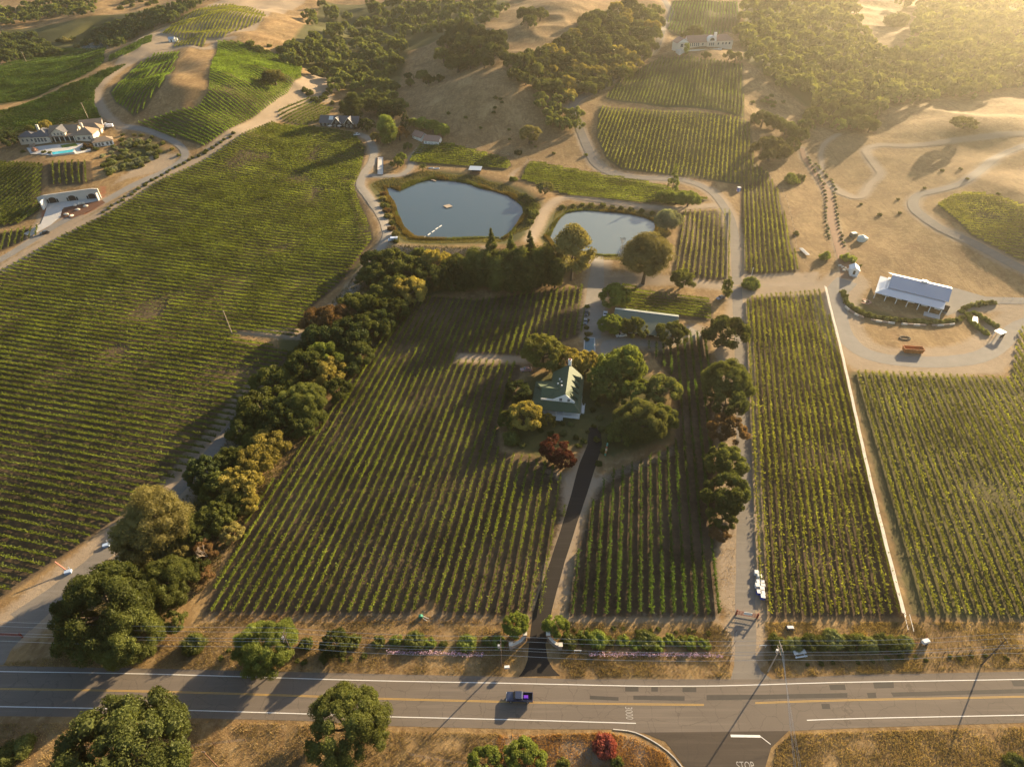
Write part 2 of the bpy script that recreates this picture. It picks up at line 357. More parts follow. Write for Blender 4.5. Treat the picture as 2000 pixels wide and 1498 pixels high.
def lift(P, off): return T(P) + off + .10 * np.clip((T(P) - 1.0) / 4.0, 0, 1)
def smooth_line(P, step):
    P = np.asarray(P, float); out = []
    n = len(P); Q = np.vstack([2 * P[0] - P[1], P, 2 * P[-1] - P[-2]])
    for i in range(n - 1):
        p0, p1, p2, p3 = Q[i:i + 4]; m = max(2, int(np.hypot(*(p2 - p1)) / step))
        for k in range(m):
            t = k / m; out.append(.5 * ((2 * p1) + (-p0 + p2) * t + (2 * p0 - 5 * p1 + 4 * p2 - p3) * t * t + (-p0 + 3 * p1 - 3 * p2 + p3) * t ** 3))
    out.append(P[-1]); return np.array(out)
def ribbon(name, P, w, off, mat, label=None, kind='structure', step=2.5, nx=5, jit=.25, cat=None, parent=None):
    """P: world line; w: width or widths at the marks"""
    P = np.asarray(P, float); L = smooth_line(P, step)
    if isinstance(w, (list, tuple)):
        ti = np.cumsum([0] + [np.hypot(*d) for d in np.diff(P, axis=0)]); tl = np.cumsum([0] + [np.hypot(*d) for d in np.diff(L, axis=0)])
        ww = np.interp(tl / tl[-1], ti / ti[-1], w)
    else: ww = np.full(len(L), float(w))
    d = np.gradient(L, axis=0); d /= np.maximum(np.hypot(d[:, 0], d[:, 1]), 1e-6)[:, None]; nrm = np.stack([-d[:, 1], d[:, 0]], 1)
    r = np.random.default_rng(len(L)); V = []
    for k in range(nx):
        t = k / (nx - 1) - .5; jj = (r.random(len(L)) - .5) * jit if k in (0, nx - 1) else 0
        Q = L + nrm * (ww * t + jj)[:, None]; V.append(np.column_stack([Q, lift(Q, off)]))
    V = np.stack(V, 1).reshape(-1, 3); F = []
    i = np.arange(len(L) - 1)[:, None] * nx + np.arange(nx - 1)[None]; i = i.ravel()
    F = np.stack([i, i + nx, i + nx + 1, i + 1], 1)
    o = link(name, np_mesh(name, V, F[:, ::-1], [mat], smooth=True), parent); tag(o, label, cat, None, kind); return o
def sheet(name, poly, off, mat, label=None, kind='structure', g=4.0, cat=None, parent=None, wob=0.0):
    poly = np.asarray(poly, float)
    B = []
    for i in range(len(poly)):
        a, b = poly[i], poly[(i + 1) % len(poly)]; m = max(1, int(np.hypot(*(b - a)) / g))
        for k in range(m): B.append(a + (b - a) * k / m)
    B = np.array(B)
    if wob: B = B + (np.random.default_rng(3).random(B.shape) - .5) * wob
    lo, hi = B.min(0), B.max(0); gx, gy = np.meshgrid(np.arange(lo[0] + g / 2, hi[0], g), np.arange(lo[1] + g / 2, hi[1], g))
    I = np.stack([gx.ravel(), gy.ravel()], 1); I = I[sdf_poly(I, B, 50) > g * .45] if len(I) else I
    pts = [Vector(p) for p in B] + [Vector(p) for p in I]; n = len(B)
    vs, es, fs, *_ = delaunay_2d_cdt(pts, [(i, (i + 1) % n) for i in range(n)], [], 1, 1e-5)
    if not fs: vs, es, fs, *_ = delaunay_2d_cdt(pts, [], [list(range(n))], 1, 1e-5)
    Q = np.array([tuple(v) for v in vs]); V = np.column_stack([Q, lift(Q, off)])
    me = bpy.data.meshes.new(name); me.from_pydata(V.tolist(), [], [tuple(f) for f in fs]); me.materials.append(mat)
    bm = bmesh.new(); bm.from_mesh(me)
    for f in bm.faces:
        f.normal_update()
        if f.normal.z < 0: f.normal_flip()
        f.smooth = True
    bm.to_mesh(me); bm.free()
    o = link(name, me, parent); tag(o, label, cat, None, kind); return o
# ------------------------------------------------------------------ vineyard blocks (survey marks), row bearing, spacing ...
# name: (outline, holes, bearing or pair of marks, spacing, phrase, anchor phrase, vigour, colour, height, weed)
GA = (.088, .108, .024); GB = (.105, .128, .024); GC = (.15, .158, .032); GD = (.055, .092, .02)
BL = {
 'A': ([(-260,640),(28,518),(119,465),(224,413),(315,353),(413,308),(472,266),(532,240),(595,247),(693,262),(714,290),(705,340),(693,365),(702,395),(722,440),(728,468),(700,510),(668,550),(610,598),(592,640),(560,700),(470,800),(428,852),(345,935),(262,992),(185,1045),(108,1095),(0,1168),(-260,1330)],
       [[(450,655),(480,646),(590,662),(575,690),(520,672)]], -77.5, 2.7, 'the big left field', 'the bottom', 1.0, GA, 1.0, .1),
 'C': ([(400,1198),(440,1110),(500,985),(556,912),(640,800),(690,735),(745,655),(800,592),(850,580),(930,588),(1000,578),(1143,560),(1141,650),(1120,660),(1020,690),(1005,760),(985,800),(968,830),(975,885),(1035,893),(1085,915),(1100,935),(1103,1000),(1086,1080),(1055,1200)],
       [[(895,690),(1030,697),(1040,712),(890,706)],[(822,1204),(828,1182),(842,1168),(856,1184),(850,1204)]], 9.6, 2.6, 'the block beside the creek trees', 'the driveway', 1.15, GB, 1.0, .05),
 'D': ([(1106,1203),(1125,1095),(1150,1010),(1168,948),(1200,922),(1300,880),(1318,868),(1325,800),(1318,745),(1262,680),(1195,672),(1196,662),(1330,678),(1345,650),(1384,652),(1390,800),(1395,1000),(1407,1203)],
       [], 9.6, 2.75, 'the block beside the farm road', 'the driveway', 1.9, GD, 1.2, 0),
 'E': ([(1459,583),(1520,576),(1606,568),(1656,760),(1710,990),(1762,1203),(1500,1203),(1478,1112),(1462,800)],
       [], 15.4, 2.05, 'the block left of the windbreak', 'the farm road', .95, GC, .95, .05),
 'F': ([(1661,727),(1800,732),(1975,740),(1990,640),(2120,640),(2420,1215),(1785,1203),(1725,975)],
       [], 14.8, 2.5, 'the block right of it', 'the white windbreak', .85, GC, .95, .85),
 'G': ([(1450,365),(1500,340),(1520,375),(1545,470),(1562,530),(1500,536),(1450,534)], [], 15.4, 2.3, 'the strip above the crossing', 'the farm road', .8, GC, 1.0, .1),
 'H': ([(1170,208),(1300,220),(1465,240),(1473,320),(1500,340),(1450,362),(1330,345),(1215,332),(1185,310),(1166,270)], [], 15.4, 2.6, 'the lower villa block', 'its left edge', .7, GC, 1.0, .7),
 'I': ([(1182,192),(1215,155),(1290,112),(1330,112),(1450,128),(1452,232),(1300,210)], [], 15.4, 2.6, 'the upper villa block', 'its left edge', .55, GA, 1.0, .9),
 'J': ([(1312,2),(1440,2),(1442,62),(1400,70),(1330,72),(1302,60)], [], 15.4, 3.0, 'the green slope above the villa', 'its left edge', 1.0, GD, 1.0, .8),
 'K': ([(1328,412),(1425,412),(1431,545),(1380,546),(1318,528)], [], 15.4, 2.6, 'the block right of it', 'the small pond', .75, GC, 1.0, .1),
 'L': ([(1182,562),(1220,558),(1386,586),(1391,626),(1330,622),(1225,604),(1205,596)], [], -76.5, 2.6, 'the small block behind it', 'the green roofed shed', 1.3, GA, 1.0, .2),
 'M': ([(822,283),(870,280),(990,310),(1000,325),(985,334),(800,318),(808,300)], [], -79, 2.8, 'the block above it', 'the large pond', 1.1, GB, 1.0, .4),
 'N': ([(1035,315),(1140,336),(1290,362),(1345,378),(1385,392),(1310,400),(1240,398),(1110,382),(1018,352)], [], -75, 2.6, 'the sloping block above them', 'the ponds', 1.0, GA, 1.0, .4),
 'O': ([(425,82),(470,84),(540,108),(590,132),(588,152),(560,185),(520,212),(455,250),(402,286),(330,266),(262,243),(330,222),(385,212),(408,180),(412,130)], [], ((285,250),(372,284)), 2.8, 'the large knoll block', 'its foot', 1.0, (.10,.15,.025), 1.0, .5),
 'P': ([(352,103),(305,106),(262,132),(215,180),(228,203),(262,229),(282,215),(318,165)], [], ((262,226),(350,106)), 3.0, 'the steep knoll block', 'its left edge', 1.0, (.10,.15,.025), 1.0, .5),
 'Q': ([(315,68),(350,40),(400,18),(455,10),(520,28),(514,42),(470,60),(440,75),(385,78)], [], ((430,72),(470,20)), 3.0, 'the knoll top block', 'its left edge', 1.0, GC, 1.0, .5),
 'Q2': ([(342,80),(405,78),(396,94),(336,93)], [], ((346,93),(356,80)), 3.0, 'the patch by the white hut', 'its left edge', 1.0, GC, 1.0, .5),
 'R': ([(-200,150),(0,130),(60,110),(120,98),(207,93),(203,122),(180,140),(120,168),(0,206),(-200,240)], [], ((0,190),(190,128)), 2.8, 'the dark slope far left', 'its lower edge', 1.1, GD, 1.0, .9),
 'T': ([(-200,280),(0,218),(120,175),(230,132),(250,126),(205,155),(185,180),(184,205),(198,235),(150,240),(60,258),(0,268),(-200,280)], [], ((0,245),(180,190)), 2.8, 'the dark slope behind the mansion', 'its lower edge', 1.1, GD, 1.0, .9),
 'U': ([(215,112),(260,88),(298,70),(296,84),(250,108),(212,122)], [], ((212,118),(296,78)), 2.8, 'the strip under the knoll track', 'its lower edge', 1.0, GD, 1.0, .9),
 'V': ([(-150,330),(0,318),(84,322),(80,360),(78,410),(40,438),(0,444),(-150,470)], [], ((0,405),(85,335)), 2.6, 'the block left of it', 'the cellar wall', 1.15, GA, 1.0, .2),
 'X': ([(93,320),(176,316),(181,358),(95,366)], [], ((98,364),(96,322)), 3.2, 'the block above the cellar wall', 'its left edge', 1.1, GA, 1.0, .1),
 'Y': ([(-80,470),(0,455),(80,443),(84,456),(0,492),(-80,520)], [], ((5,485),(12,458)), 2.8, 'the wedge below the cellar', 'its left edge', 1.1, GA, 1.0, .1),
 'Z': ([(545,214),(600,190),(652,214),(628,236),(600,246),(560,240),(543,228)], [], ((560,238),(625,205)), 3.0, 'the patch by the gabled house', 'its lower edge', .9, GA, 1.0, .6),
 'AA': ([(1830,400),(1865,382),(1905,376),(1960,388),(2080,440),(2080,520),(1990,510),(1900,462)], [], -60, 2.2, 'the round green block', 'its lower edge', 1.1, GC, .9, .9),
}
def world_az(spec):
    if isinstance(spec, tuple):
        a, b = H(spec); d = b - a; return math.atan2(d[0], d[1])
    return R(spec)
BW = {k: H(v[0]) for k, v in BL.items()}
BH = {k: [H(h) for h in v[1]] for k, v in BL.items()}

# ------------------------------------------------------------------ roads (marks)
HW_TOP = [(-420,1297),(0,1300),(280,1305),(700,1315),(1010,1322),(1120,1326),(1370,1326),(1510,1326),(1650,1318),(2000,1311),(2400,1296)]
HW_BOT = [(-420,1392),(0,1398),(340,1401),(595,1407),(745,1417),(1000,1423),(1197,1424),(1262,1432),(1510,1436),(1540,1427),(1700,1420),(2000,1411),(2400,1402)]
hwt = on_plane(HW_TOP, 0); hwb = on_plane(HW_BOT, 0)
ROADS = [ # name, marks, width, offset, material, label, verge
 ('farm_road', [(1455,1262),(1455,1200),(1456,1100),(1456,1000),(1452,850),(1447,700),(1441,600),(1438,520),(1432,450),(1415,405),(1385,372),(1340,354),(1290,350),(1240,347),(1190,338),(1162,318),(1148,290),(1135,260),(1126,235),(1118,212),(1128,195),(1160,178),(1200,152),(1245,122),(1275,102),(1288,78),(1296,50),(1310,28),(1302,8),(1285,-12)], [5.2,5.0,4.8,4.6,4.4,4.4,4.4,4.4,5,5,5,5,5,5,5,5.5,5.5,5.5,6,6,6,6,6,6,6,6,6,6,6,6], .012, ASPH3, 2.2),
 ('creek_road', [(500,770),(440,850),(392,905),(350,955),(300,1000),(240,1052),(175,1105),(110,1160),(40,1215)], [4,4,4,4,4.2,4.5,5,6.5,9], .012, ASPH3, 3),
 ('field_track', [(640,615),(690,562),(722,515),(747,480),(757,455),(744,420),(722,388),(704,362),(712,338),(726,318),(730,295),(720,272),(700,262)], [3.5,3.5,4,4.5,5,5,5,5,5,5,5,5,5], .02, GRAVEL, 1.5),
 ('pond_loop_track', [(712,344),(745,344),(780,343),(800,330),(808,305),(835,280)], [5,4,4,4,4.5,5], .03, GRAVEL2, 1.5),
 ('mansion_road', [(-120,565),(0,508),(60,472),(100,446),(150,420),(200,396),(262,362),(320,336),(350,318),(362,303),(352,286),(325,270),(295,258),(262,250),(232,248)], [4.5]*15, .02, GRAVEL2, .6),
 ('knoll_track', [(240,250),(215,232),(196,208),(190,180),(206,158),(235,135),(270,115),(305,98),(345,94),(400,96),(430,80),(455,74)], 4.5, .03, DIRT, 1.5),
 ('field_edge_track', [(-120,585),(0,527),(110,462),(215,408),(310,350),(405,303),(465,262),(535,232),(580,205),(600,180)], 4.0, .02, DIRT, 2),
 ('barn_loop_track', [(1655,548),(1632,575),(1636,615),(1650,655),(1690,690),(1760,705),(1850,706),(1915,696),(1955,672),(1978,645),(2010,630),(2060,622)], [9,9,8,7.5,7.5,7,7,6.5,6.5,6,6,6], .02, GRAVEL2, 5),
 ('hill_lane', [(2120,580),(2040,546),(1980,518),(1905,478),(1840,448),(1805,425),(1786,408),(1784,392),(1798,380),(1850,368),(1890,352),(1925,325),(1960,302),(2030,278)], 5, .03, ASPH3, 2),
 ('pond_dam_track', [(1035,470),(1052,440),(1064,412),(1085,393),(1110,386),(1180,394),(1290,406),(1400,402)], 3.6, .02, DIRT, 2),
 ('crossing_track', [(1160,550),(1220,548),(1300,548),(1380,556),(1440,560),(1520,556),(1590,556)], 3.6, .016, DIRT, 2.5),
 ('yard_lane', [(1172,500),(1165,545),(1162,600),(1158,640),(1164,662)], [3,7,9,8,4], .02, GRAVEL, 1.5),
 ('shed_apron', [(1185,700),(1188,672),(1240,668),(1300,672),(1360,645)], [4,5,5,4,8], .024, GRAVEL, 1),
 ('meadow_path', [(1655,545),(1640,480),(1625,430),(1615,375),(1590,335),(1572,310),(1565,290)], [5,5,4.5,4.5,4,3.5,3], .03, REDDIRT, 1),
 ('white_trail', [(1620,360),(1645,378),(1680,386),(1700,360),(1718,340),(1704,318),(1690,295),(1720,284),(1790,285),(1900,270),(2020,262)], [5,5,4,3.5,3.5,3.5,3.5,4,4,5,5], .03, DIRT, 1.5),
 ('meadow_trail', [(1600,350),(1604,325),(1603,300),(1612,280),(1640,262)], 2.5, .03, DIRT, 1),
]
RW = {r[0]: H(r[1]) for r in ROADS}
DRIVE = [(1014,1321),(1024,1305),(1031,1288),(1033,1258),(1040,1200),(1052,1160),(1075,1095),(1103,1010),(1132,905),(1148,868),(1150,835),(1172,835),(1176,868),(1165,905),(1141,980),(1103,1095),(1078,1190),(1066,1258),(1070,1288),(1080,1305),(1094,1320)]
drivew = H(DRIVE)
FARM_MOUTH = [(1427,1326),(1434,1300),(1437,1245),(1473,1245),(1477,1290),(1486,1310),(1508,1326)]
CREEK_MOUTH = [(-300,1302),(-40,1302),(8,1298),(22,1268),(60,1228),(105,1190),(118,1165),(96,1158),(40,1200),(-30,1240),(-300,1250)]
SIDE = [(1255,1430),(1300,1448),(1340,1500),(1362,1560),(1485,1560),(1494,1500),(1506,1460),(1540,1427)]

# ------------------------------------------------------------------ ground cover fields on the land mesh
def field(polys, lines=(), grow=0.0, m=6.0):
    d = np.full(len(GP), -20.0)
    for P in polys: d = np.maximum(d, sdf_poly(GP, P))
    for L, w in lines: d = np.maximum(d, sdf_line(GP, L, w))
    return np.clip((d + grow) / m * .5 + .5, 0, 1)
soil_polys = [BW[k] for k in BL]
holes = np.full(len(GP), -20.0)
for k in BH:
    for h in BH[k]: holes = np.maximum(holes, sdf_poly(GP, h))
fs = field(soil_polys, [], .5, 4.0); fs = np.minimum(fs, np.clip(.5 - holes / 4, 0, 1))
weed = np.zeros(len(GP))
for k in BL:
    d = sdf_poly(GP, BW[k]); weed = np.where(d > -1, np.maximum(weed, BL[k][9]), weed)
DIRTP = [[(400,1200),(1010,1203),(1040,1203),(1035,1216),(400,1213)],[(1080,1205),(1410,1205),(1410,1216),(1080,1216)],[(1030,900),(1105,925),(1150,860),(1170,862),(1160,930),(1190,925),(1320,870),(1322,884),(1195,935),(1165,960),(1120,1090),(1090,1190),(1035,1190),(1075,1080),(1098,1000),(1095,940)],
 [(890,690),(1030,694),(1035,712),(888,708)],[(760,478),(900,486),(960,478),(960,492),(850,500),(750,495)],[(1140,540),(1180,540),(1178,640),(1142,640)],
 [(1150,1000),(1130,1080),(1105,1200),(1090,1200),(1120,1080),(1145,1000)],
 [(1640,690),(1665,725),(1960,733),(1970,712),(1850,716),(1720,712),(1660,670)],[(1850,585),(1920,590),(2100,595),(2100,605),(1900,612),(1860,620),(1848,600)],
 [(1452,536),(1600,530),(1600,580),(1460,580)],[(250,350),(340,330),(350,300),(300,300),(230,350),(215,365)],[(590,665),(450,652),(450,646),(595,640)],[(85,400),(170,385),(210,380),(215,395),(100,470),(40,480)],
 [(1330,1500),(960,1498),(960,1440),(1230,1437),(1290,1462)],[(1395,660),(1436,640),(1440,1180),(1400,1190)],
 [(530,225),(620,150),(640,130),(660,180),(600,185),(520,240)],[(395,290),(480,240),(600,150),(610,170),(480,262),(410,305)],[(300,65),(420,5),(600,-10),(600,0),(530,25),(500,60),(430,80),(340,100),(220,130)],[(590,150),(640,150),(650,200),(560,200)],
 [(1000,335),(1040,312),(1030,310),(1000,350),(990,345)]]
dirtw = [H(p) for p in DIRTP]
dl = [(smooth_line(RW[r[0]], 6), (max(r[2]) if isinstance(r[2], list) else r[2]) * .5 + r[5]) for r in ROADS]
fd = field(dirtw, dl, 0, 5.0)
LUSHP = [POND1, POND2]
lushlines = [(np.vstack([pw1, pw1[:1]]), 11.0), (np.vstack([pw2, pw2[:1]]), 6.5)]
LUSHL = [([(-120,575),(0,520),(110,455),(215,400),(310,343),(400,297),(462,258)], 1.8),([(745,1270),(860,1262),(980,1262)], 1.2),([(600,640),(500,800),(430,960),(330,1080),(250,1200)], 9),([(720,520),(830,560),(1000,530),(1090,515)], 9)]
lushlines += [(H(a), w) for a, w in LUSHL]
LUSHP2 = [[(985,800),(1020,740),(1140,700),(1300,740),(1320,860),(1190,900),(1130,870),(1080,910),(1000,880)],[(200,310),(300,270),(330,300),(260,335),(205,340)],
          [(1640,585),(1660,570),(1700,600),(1760,620),(1880,625),(1880,632),(1740,632),(1660,610)],[(630,0),(1000,0),(960,40),(800,100),(770,200),(700,190),(560,110)],[(1000,150),(1180,20),(1280,20),(1280,100),(1100,200)],
          [(1450,0),(1650,0),(1700,100),(1800,90),(1800,0),(2100,0),(2100,150),(1720,190),(1640,240),(1450,120)],[(0,60),(200,30),(400,0),(350,30),(200,80),(150,100),(0,115)]]
fl = field([H(p) for p in LUSHP] + [H(p) for p in LUSHP2], lushlines, 0, 7.0)
fr = field([H(p) for p in [[(75,382),(90,385),(95,425),(80,425)],[(118,410),(135,402),(200,392),(206,398),(170,418),(130,430),(118,424)],[(195,362),(208,365),(205,385),(196,388)]]], [], 0, 3.0)
for pwx, wlx in ((pw1, WL1), (pw2, WL2)): fs = fs * (sdf_poly(GP, pwx) < 0)

def grid_mesh():
    nx, ny = len(GX), len(GY); V = np.column_stack([GP, GZ])
    i = (np.arange(ny - 1)[:, None] * nx + np.arange(nx - 1)[None]).ravel()
    F = np.stack([i, i + 1, i + nx + 1, i + nx], 1)
    me = np_mesh('ground', V, F, [LAND], smooth=True)
    for n, a in (('soil', fs), ('dirt', fd), ('lush', fl), ('weed', weed), ('redsoil', fr)):
        at = me.attributes.new(n, 'FLOAT', 'POINT'); at.data.foreach_set('value', a.astype(np.float32))
    return me
tag(link('ground', grid_mesh()), kind='structure')

# ------------------------------------------------------------------ roads
for n, marks, w, off, mat, verge in [(r[0], r[1], r[2], r[3], r[4], r[5]) for r in ROADS]:
    ribbon(n, RW[n], w, off, mat)
sheet('highway', np.vstack([hwt, hwb[::-1]]), .02, ASPH, g=8)
sheet('driveway', drivew, .014, ASPH2, g=4, wob=.15)
sheet('farm_road_mouth', H(FARM_MOUTH), .016, ASPH3, g=4)
sheet('creek_road_mouth', H(CREEK_MOUTH), .016, ASPH3, g=5)
sheet('side_road', H(SIDE), .026, ASPH4, g=5)
def hline(name, marks, w, mat, off=.03, lab=None):
    return ribbon(name, on_plane(marks, 0), w, off, mat, step=6, nx=2, jit=.0)
UPW = [(-420,1306),(0,1311),(300,1316),(700,1328),(1000,1334),(1225,1339),(1300,1339.5),(1400,1339),(1510,1336),(1650,1332),(2000,1326),(2400,1316)]
LOW1 = [(-420,1373),(0,1379.5),(300,1385),(595,1393.5),(752,1399),(1000,1405),(1242,1412)]
LOW2 = [(1576,1406),(1700,1402),(2000,1396),(2400,1388)]
YEL = [(-420,1341),(0,1345),(300,1350),(630,1360),(742,1364),(1004,1370.5),(1180,1374),(1375,1376)]
YEL2 = [(1475,1372.5),(1650,1367),(2000,1360),(2400,1350)]
hline('white_edge_line', UPW, .17, WHITEL); hline('white_edge_line', LOW1, .17, WHITEL); hline('white_edge_line', LOW2, .17, WHITEL)
for L in (YEL, YEL2):
    for dy in (-1.1, 1.1): hline('yellow_centre_line', [(x, y + dy) for x, y in L], .12, YELLOWL)
hline('white_stop_line', [(1427,1436.5),(1485,1437.5)], .5, WHITEL, .034); hline('white_stop_line', [(1485,1437.5),(1505,1453)], .15, WHITEL, .034)
for a in ([(1152,1358),(1208,1361),(1208,1368),(1152,1365)],[(1237,1358),(1337,1359),(1337,1368),(1237,1366)],[(1221,1341),(1247,1341),(1247,1350),(1221,1350)],[(1272,1341),(1285,1341),(1285,1350),(1272,1350)],
          [(1333,1342),(1360,1342),(1360,1351),(1333,1351)],[(1380,1357),(1500,1356),(1500,1365),(1380,1367)],[(1500,1356),(1655,1353),(1655,1362),(1500,1364.5)],[(1619,1337),(1650,1336),(1652,1347),(1622,1347)],
          [(1705,1332),(1745,1331),(1746,1343),(1708,1344)],[(1693,1353),(1710,1352),(1712,1362),(1696,1363)],[(1740,1352),(2000,1345),(2100,1343),(2100,1350),(1745,1360)],[(1975,1329),(2020,1328),(2020,1339),(1980,1340)],[(1604,1374),(1620,1374),(1622,1384),(1606,1384)]):
    sheet('tar_patch', on_plane(a, 0), .025, PATCH, g=6)
# painted legends
def legend(txt, px, py, size, rz, sx=1.0, name='painted_legend', off=.04):
    cu = bpy.data.curves.new(name, 'FONT'); cu.body = txt; cu.size = 1; cu.align_x = 'CENTER'; cu.align_y = 'CENTER'; cu.offset = -.008
    to = bpy.data.objects.new('t', cu); me = bpy.data.meshes.new_from_object(to); bpy.data.objects.remove(to); me.materials.clear(); me.materials.append(LEGEND)
    x, y, _ = H1(px, py); c, s = math.cos(rz), math.sin(rz)
    for v in me.vertices:
        a, b = v.co.x * size * sx, v.co.y * size; v.co = (a * c - b * s, a * s + b * c, 0)
    o = link(name, me, None, (x, y, off)); return tag(o, kind='structure')
legend('3000', 1228, 1392, 2.3, R(-93), .6)
legend('STOP', 1456, 1496, 2.3, R(0), .66, off=.045)
# kerb line of the side road
kb = MB(); kp = smooth_line(on_plane([(1197,1424),(1240,1430),(1285,1453),(1318,1480),(1342,1512)], 0), 1.5)
KERB = paint('kerb_concrete', (.5, .47, .42), .85)
for i in range(len(kp) - 1):
    a, b = Vector(kp[i]), Vector(kp[i + 1]); d = (b - a).normalized() * .02; n = Vector((-d.y, d.x)).normalized() * .1
    q = [a + d + n, b - d + n, b - d - n, a + d - n]
    o = MB().prism([(v.x, v.y) for v in q], 0.0, .14).build('kerb_stone', KERB); tag(o, kind='structure')

# ------------------------------------------------------------------ water
def water(name, col, rough=.04):
    m, nt, o = new_mat(name); p = pos(nt)
    b = nd(nt, 'ShaderNodeBsdfPrincipled'); b.inputs['Base Color'].default_value = (*col, 1); b.inputs['Roughness'].default_value = rough; b.inputs['IOR'].default_value = 1.33
    f = noise(nt, 1.2, 4, .6, scaled(nt, p, (1, .6, 1))); bp = nd(nt, 'ShaderNodeBump'); bp.inputs['Strength'].default_value = .12; bp.inputs['Distance'].default_value = .05
    nt.links.new(f, bp.inputs['Height']); nt.links.new(bp.outputs[0], b.inputs['Normal']); nt.links.new(b.outputs[0], o.inputs['Surface']); return m
POND_M = water('pond_water', (.045, .07, .085)); POND_P = water('pale_pond_water', (.12, .15, .155)); POOL_M = water('pool_water', (.05, .42, .52)); POOL_D = water('lap_pool_water', (.06, .13, .15))
def flat_sheet(name, poly, z, mat, kind='structure'):
    me = bpy.data.meshes.new(name); P = [Vector(p) for p in poly]; n = len(P)
    vs, es, fs_, *_ = delaunay_2d_cdt(P, [(i, (i + 1) % n) for i in range(n)], [], 1, 1e-5)
    if not fs_: vs, es, fs_, *_ = delaunay_2d_cdt(P, [], [list(range(n))], 1, 1e-5)
    me.from_pydata([(v[0], v[1], z) for v in vs], [], [tuple(f) for f in fs_]); me.materials.append(mat)
    bm = bmesh.new(); bm.from_mesh(me)
    for f in bm.faces:
        f.normal_update()
        if f.normal.z < 0: f.normal_flip()
    bm.to_mesh(me); bm.free(); return tag(link(name, me), kind=kind)
def grow(poly, d):
    P = np.asarray(poly); c = P.mean(0); v = P - c; return c + v * (1 + d / np.hypot(v[:, 0], v[:, 1]))[:, None]
flat_sheet('pond', grow(pw1, 1.5), WL1, POND_M); flat_sheet('pond', grow(pw2, 1.5), WL2, POND_P)
flat_sheet('pond', grow(pw3, 1.5), WL3, POND_P)

# ------------------------------------------------------------------ vine rows
def tri_cloud(C, size, r, elong=1.25, up=None):
    """random small leaf triangles round centres C (n,3)"""
    n = len(C); u = r.normal(size=(n, 3)); u /= np.linalg.norm(u, axis=1)[:, None]
    if up is not None: u = u * (1 - up[1]) + up[0] * up[1]; u /= np.linalg.norm(u, axis=1)[:, None]
    t = np.cross(u, r.normal(size=(n, 3))); t /= np.linalg.norm(t, axis=1)[:, None]; b = np.cross(u, t)
    s = (np.asarray(size) * (.65 + .7 * r.random(n)))[:, None]
    V = np.stack([C + t * s * elong * .62, C - t * s * .38 + b * s * .55, C - t * s * .38 - b * s * .55], 1)
    return V.reshape(-1, 3)
def row_runs():
    rows = []
    for k, (_, _, az, sp, phrase, anchor, vig, colr, hh, wd) in BL.items():
        P = BW[k]; a = world_az(az); u = np.array([math.sin(a), math.cos(a)]); v = np.array([u[1], -u[0]])
        s = P @ u; q = P @ v; ks = np.arange(math.ceil(q.min() / sp) * sp + sp * .3, q.max(), sp)
        if k in ('A', 'T', 'R', 'L', 'M', 'N'): ks = ks[::1]
        ss = np.arange(s.min(), s.max(), .6); idx = 0
        G = (ks[:, None, None] * v + ss[None, :, None] * u).reshape(-1, 2)
        ins = inside(G, P)
        for h in BH[k]: ins &= ~inside(G, h)
        ins = ins.reshape(len(ks), len(ss))
        for i, qv in enumerate(ks):
            m = ins[i].astype(int); e = np.diff(np.concatenate([[0], m, [0]])); st = np.where(e == 1)[0]; en = np.where(e == -1)[0]
            runs = [(ss[a_], ss[min(b_, len(ss) - 1)]) for a_, b_ in zip(st, en) if (b_ - a_) * .6 > 4]
            # rows that stretch far out of the picture are cut off there
            if runs: rows.append(dict(k=k, q=qv, u=u, v=v, runs=runs, i=idx)); idx += 1
    return rows
ROWS = row_runs()
for r_ in ROWS:
    L = sum(b - a for a, b in r_['runs']); a, b = r_['runs'][0][0], r_['runs'][-1][1]
    mid = r_['u'] * (a + b) / 2 + r_['v'] * r_['q']; r_['L'] = L; r_['d'] = math.hypot(mid[0], mid[1] ) ; r_['vis'] = L / (r_['d'] ** 1.5)
order = sorted(range(len(ROWS)), key=lambda i: -ROWS[i]['vis'])
single = set(order[:298])
